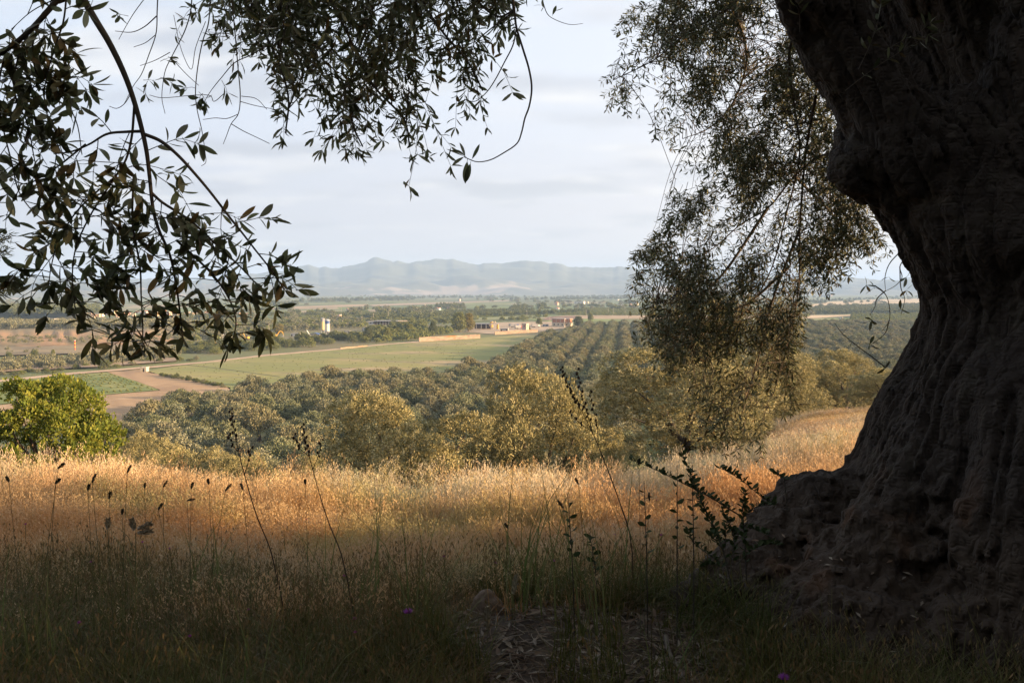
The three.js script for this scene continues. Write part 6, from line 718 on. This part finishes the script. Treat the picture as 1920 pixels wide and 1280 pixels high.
{ // the spindly leafy shrub beside the mound
  const d = 3.9, rt = rootAt(1362, d), g = thing('leafy_shrub', 'spindly dark-leaved shrub spreading over the mound left of the ancient trunk', 'shrub', [rt.x, rt.y, rt.z]), r = rng(19), M = std({ color: rgb(0.05, 0.042, 0.03) }), LG = [leafy({ color: rgb(0.045, 0.07, 0.025) }), leafy({ color: rgb(0.065, 0.085, 0.03) })], SH = bladeLeaf(0.3, 0.3, 0.48);
  [[[1372, 1100], [1355, 1027], [1336, 980], [1320, 949], [1305, 915], [1295, 887], [1277, 849]], [[1400, 1090], [1397, 1020], [1394, 970], [1394, 940], [1398, 920]], [[1394, 970], [1364, 952], [1336, 934], [1299, 915], [1260, 895], [1222, 877], [1180, 860]], [[1394, 970], [1414, 952], [1430, 948], [1458, 944]], [[1460, 946], [1433, 934], [1399, 906], [1372, 888], [1350, 877]], [[1355, 1027], [1338, 990], [1318, 955], [1306, 925]], [[1398, 1010], [1375, 995], [1350, 1005]], [[1360, 1030], [1362, 985], [1370, 975]], [[1394, 985], [1425, 996], [1440, 1004]], [[1356, 1030], [1340, 1010], [1332, 1002]], [[1380, 1060], [1412, 1030], [1440, 1020], [1465, 1022]], [[1362, 1060], [1330, 1040], [1300, 1015], [1288, 990]], [[1370, 1070], [1378, 1020], [1370, 985], [1352, 950]], [[1360, 1065], [1335, 1058], [1310, 1062]]].forEach((l, i) => { const pts = l.map(([px, py], k) => at(px, py, d + 0.08 * Math.sin(k + i))).map((p) => p.sub(rt)); const S = new Soup(), c = addTube(S, pts, i < 3 ? 0.0035 : 0.002, 0.0012, 5, [1, 1, 1], 14), q = S.build(); q.deleteAttribute('color'); part('stem', q, M, g); const n = Math.round(c.getLength() * (i < 3 ? 85 : 120)); for (let k = 0; k < n; k++) { const p = c.getPoint(0.12 + 0.88 * (k + r() * 0.6) / n), m = part('leaf', SH, LG[k % 2], g); m.applyMatrix4(lookMat(p, new THREE.Vector3(Math.cos(k * 2.4), 0.5 + 0.6 * r(), Math.sin(k * 2.4)), r() * 6.28, 0.02 + 0.022 * r())); } });
  const sap = (label, px, py0, py1, dd, n, bend) => { const rt2 = rootAt(px + 6, dd), g2 = thing('green_sapling', label, 'plant', [rt2.x, rt2.y, rt2.z]), pts = [new THREE.Vector3(0, 0, 0)]; for (let k = 1; k < 5; k++) pts.push(at(px + bend * k / 4, lerp(py0, py1, k / 4), dd).sub(rt2)); const S = new Soup(), c = addTube(S, pts, 0.003, 0.0012, 5, [1, 1, 1], 12), q = S.build(); q.deleteAttribute('color'); part('stem', q, M, g2); for (let k = 0; k < n; k++) { const m = part('leaf', SH, LG[k % 2], g2); m.applyMatrix4(lookMat(c.getPoint(0.25 + 0.72 * k / n), new THREE.Vector3(Math.cos(k * 2.4), 0.45, Math.sin(k * 2.4)), r() * 6.28, 0.03 + 0.018 * r())); } };
  sap('upright leafy sapling stem left of the spindly shrub', 1302, 1070, 871, 3.8, 16, -4); sap('taller upright sapling stem with a dark tassel, second left of the shrub', 1270, 1080, 872, 3.8, 9, 0); sap('thin leafy sapling third left of the shrub', 1214, 1080, 905, 3.9, 10, -6); sap('low bushy green sapling at the foot of the tallest dead stalk', 1120, 1090, 1000, 4.2, 18, -14); sap('leafy sapling with broad pointed leaves right of the stone', 1075, 1080, 930, 3.9, 12, -10); sap('small sapling on the rim of the root hump', 1478, 905, 882, 4.5, 14, -26);
}
{ // arching green blades and tall grasses, each clump its own plant
  const clump = (label, px, d, n, h, spread, seed) => { const r = rng(seed), rt = rootAt(px, d), g = thing('tall_grass', label, 'grass', [rt.x, rt.y, rt.z]); for (let i = 0; i < n; i++) { const S = new Soup(), c = mixc([0.13, 0.175, 0.05], [0.23, 0.23, 0.085], r()); const hh = h * (0.5 + 0.6 * r()); addBlade(S, (r() - 0.5) * spread, (r() - 0.5) * spread, hh, hh * (0.15 + 0.6 * r()), r() * 6.28, 0.009, c, c); part('blade', S.build(), GRASS, g); } };
  clump('tall arching green grass clump just left of the stone', 780, 4.0, 16, 0.85, 0.12, 1); clump('green grass clump rising right of the stone', 985, 4.2, 16, 0.8, 0.2, 2); clump('fine green grass leaning right at the tallest dead stalk', 1090, 4.0, 14, 0.85, 0.25, 3); clump('green grass clump in the shade, left of centre by the close grass heads', 420, 3.2, 16, 0.55, 0.2, 4); clump('long-bladed grass clump in the dark at the lower left', 160, 2.7, 16, 0.5, 0.2, 5); clump('bright green blades in the shaded turf below the first dead stalk', 560, 3.3, 14, 0.42, 0.12, 6); clump('sparse green blades in the litter left of the stone', 780, 3.3, 10, 0.34, 0.2, 7); clump('dark grass in the gloom at the foot of the root mound', 1290, 3.4, 18, 0.4, 0.25, 8); clump('grass clump at the far left edge of the shaded turf', 40, 3.6, 16, 0.65, 0.25, 9); clump('tall wispy green grass against the lit oats, between the stone and the leafy saplings', 1015, 4.6, 18, 0.85, 0.4, 21); clump('tall wispy green grass against the lit oats, left of the arching clump', 640, 4.8, 18, 0.8, 0.4, 22); clump('tall green grass tuft before the lit oats under the row of dark heads', 330, 4.6, 16, 0.7, 0.4, 23); clump('tall green grass tuft beside the upright saplings', 1170, 4.4, 16, 0.75, 0.35, 24); clump('thin tall grass before the lit oats, left of the arching green clump', 690, 4.3, 14, 0.75, 0.25, 10);
}
{ // stone by the edge of the light, fallen sticks
  const stone = (label, px, py, d, w, h, seed) => { const p = at(px, py, d), y = height(p.x, p.z), g = new THREE.IcosahedronGeometry(1, 5), P = g.attributes.position; const v = new THREE.Vector3(); for (let i = 0; i < P.count; i++) { v.fromBufferAttribute(P, i); const k = 1 + 0.22 * noise3(v.x * 1.4 + seed, v.y * 1.4, v.z * 1.4) + 0.08 * noise3(v.x * 4, v.y * 4 + seed, v.z * 4) + 0.03 * noise3(v.x * 12, v.y * 12, v.z * 12 + seed); P.setXYZ(i, v.x * k * w, (v.y * k + 0.55) * h, v.z * k * w * 0.8); } g.computeVertexNormals(); const m = top('stone', g, std({ color: rgb(0.17, 0.12, 0.085), roughness: 1 }), { label, category: 'stone' }); m.position.set(p.x, y, p.z); };
  stone('rounded brown stone at the edge of the shade, at the rim of the bare hump', 914, 1085, 4.3, 0.074, 0.082, 3); stone('small flat stone right beside the rounded brown one', 955, 1072, 4.4, 0.03, 0.018, 9); stone('small round stone in the dark turf at lower left of centre', 540, 1252, 3.2, 0.022, 0.022, 5);
  const stick = (label, pts, rad) => { const p0 = pts.map(([px, d]) => { const x = (px - 960) / F * d; return new THREE.Vector3(x, height(x, -d) + rad + 0.012, -d); }), o = p0[0].clone(), S = new Soup(); addTube(S, p0.map((p) => p.clone().sub(o)), rad, rad * 0.5, 7, [0.15, 0.12, 0.09], 16); const m = top('stick', S.build(), BARK, { label, category: 'stick' }); m.position.copy(o); };
  stick('long weathered stick lying in the dark turf at lower left', [[495, 3.4], [560, 3.45], [640, 3.5]], 0.014); stick('curved bark strip on the ground left of the root mound', [[1255, 3.9], [1262, 3.75], [1285, 3.6], [1290, 3.5]], 0.012); stick('thin crooked twig lying in the litter before the stone', [[800, 3.75], [840, 3.65], [880, 3.5], [930, 3.45]], 0.006);
  const fl = (label, px, py, d) => { const p = at(px, py, d), y = height(p.x, p.z), g = thing('thistle', label, 'flower', [p.x, y, p.z]), r = rng(px), h = p.y - y; part('stem', tubeGeo([new THREE.Vector3(0, 0, 0), new THREE.Vector3(0.01, h * 0.5, 0), new THREE.Vector3(0, h, 0)], 0.002, 0.002), STEM_G, g); const S = new Soup(); for (let i = 0; i < 60; i++) { const a = i * 2.4, t = Math.sqrt(i / 60); addLeaf(S, new THREE.Vector3(0, h, 0), new THREE.Vector3(Math.cos(a) * t, 1.1 - 0.7 * t, Math.sin(a) * t).normalize(), r, 0.026, 0.004, [0.45, 0.13, 0.5]); } part('flower_head', S.build(), LEAF, g); }; fl('purple thistle head at the bottom edge before the root mound', 1470, 1274, 3.0); fl('purple thistle in the shaded litter left of the crooked twig', 765, 1150, 3.6);
}

camera.updateMatrixWorld();
renderer.render(scene, camera);
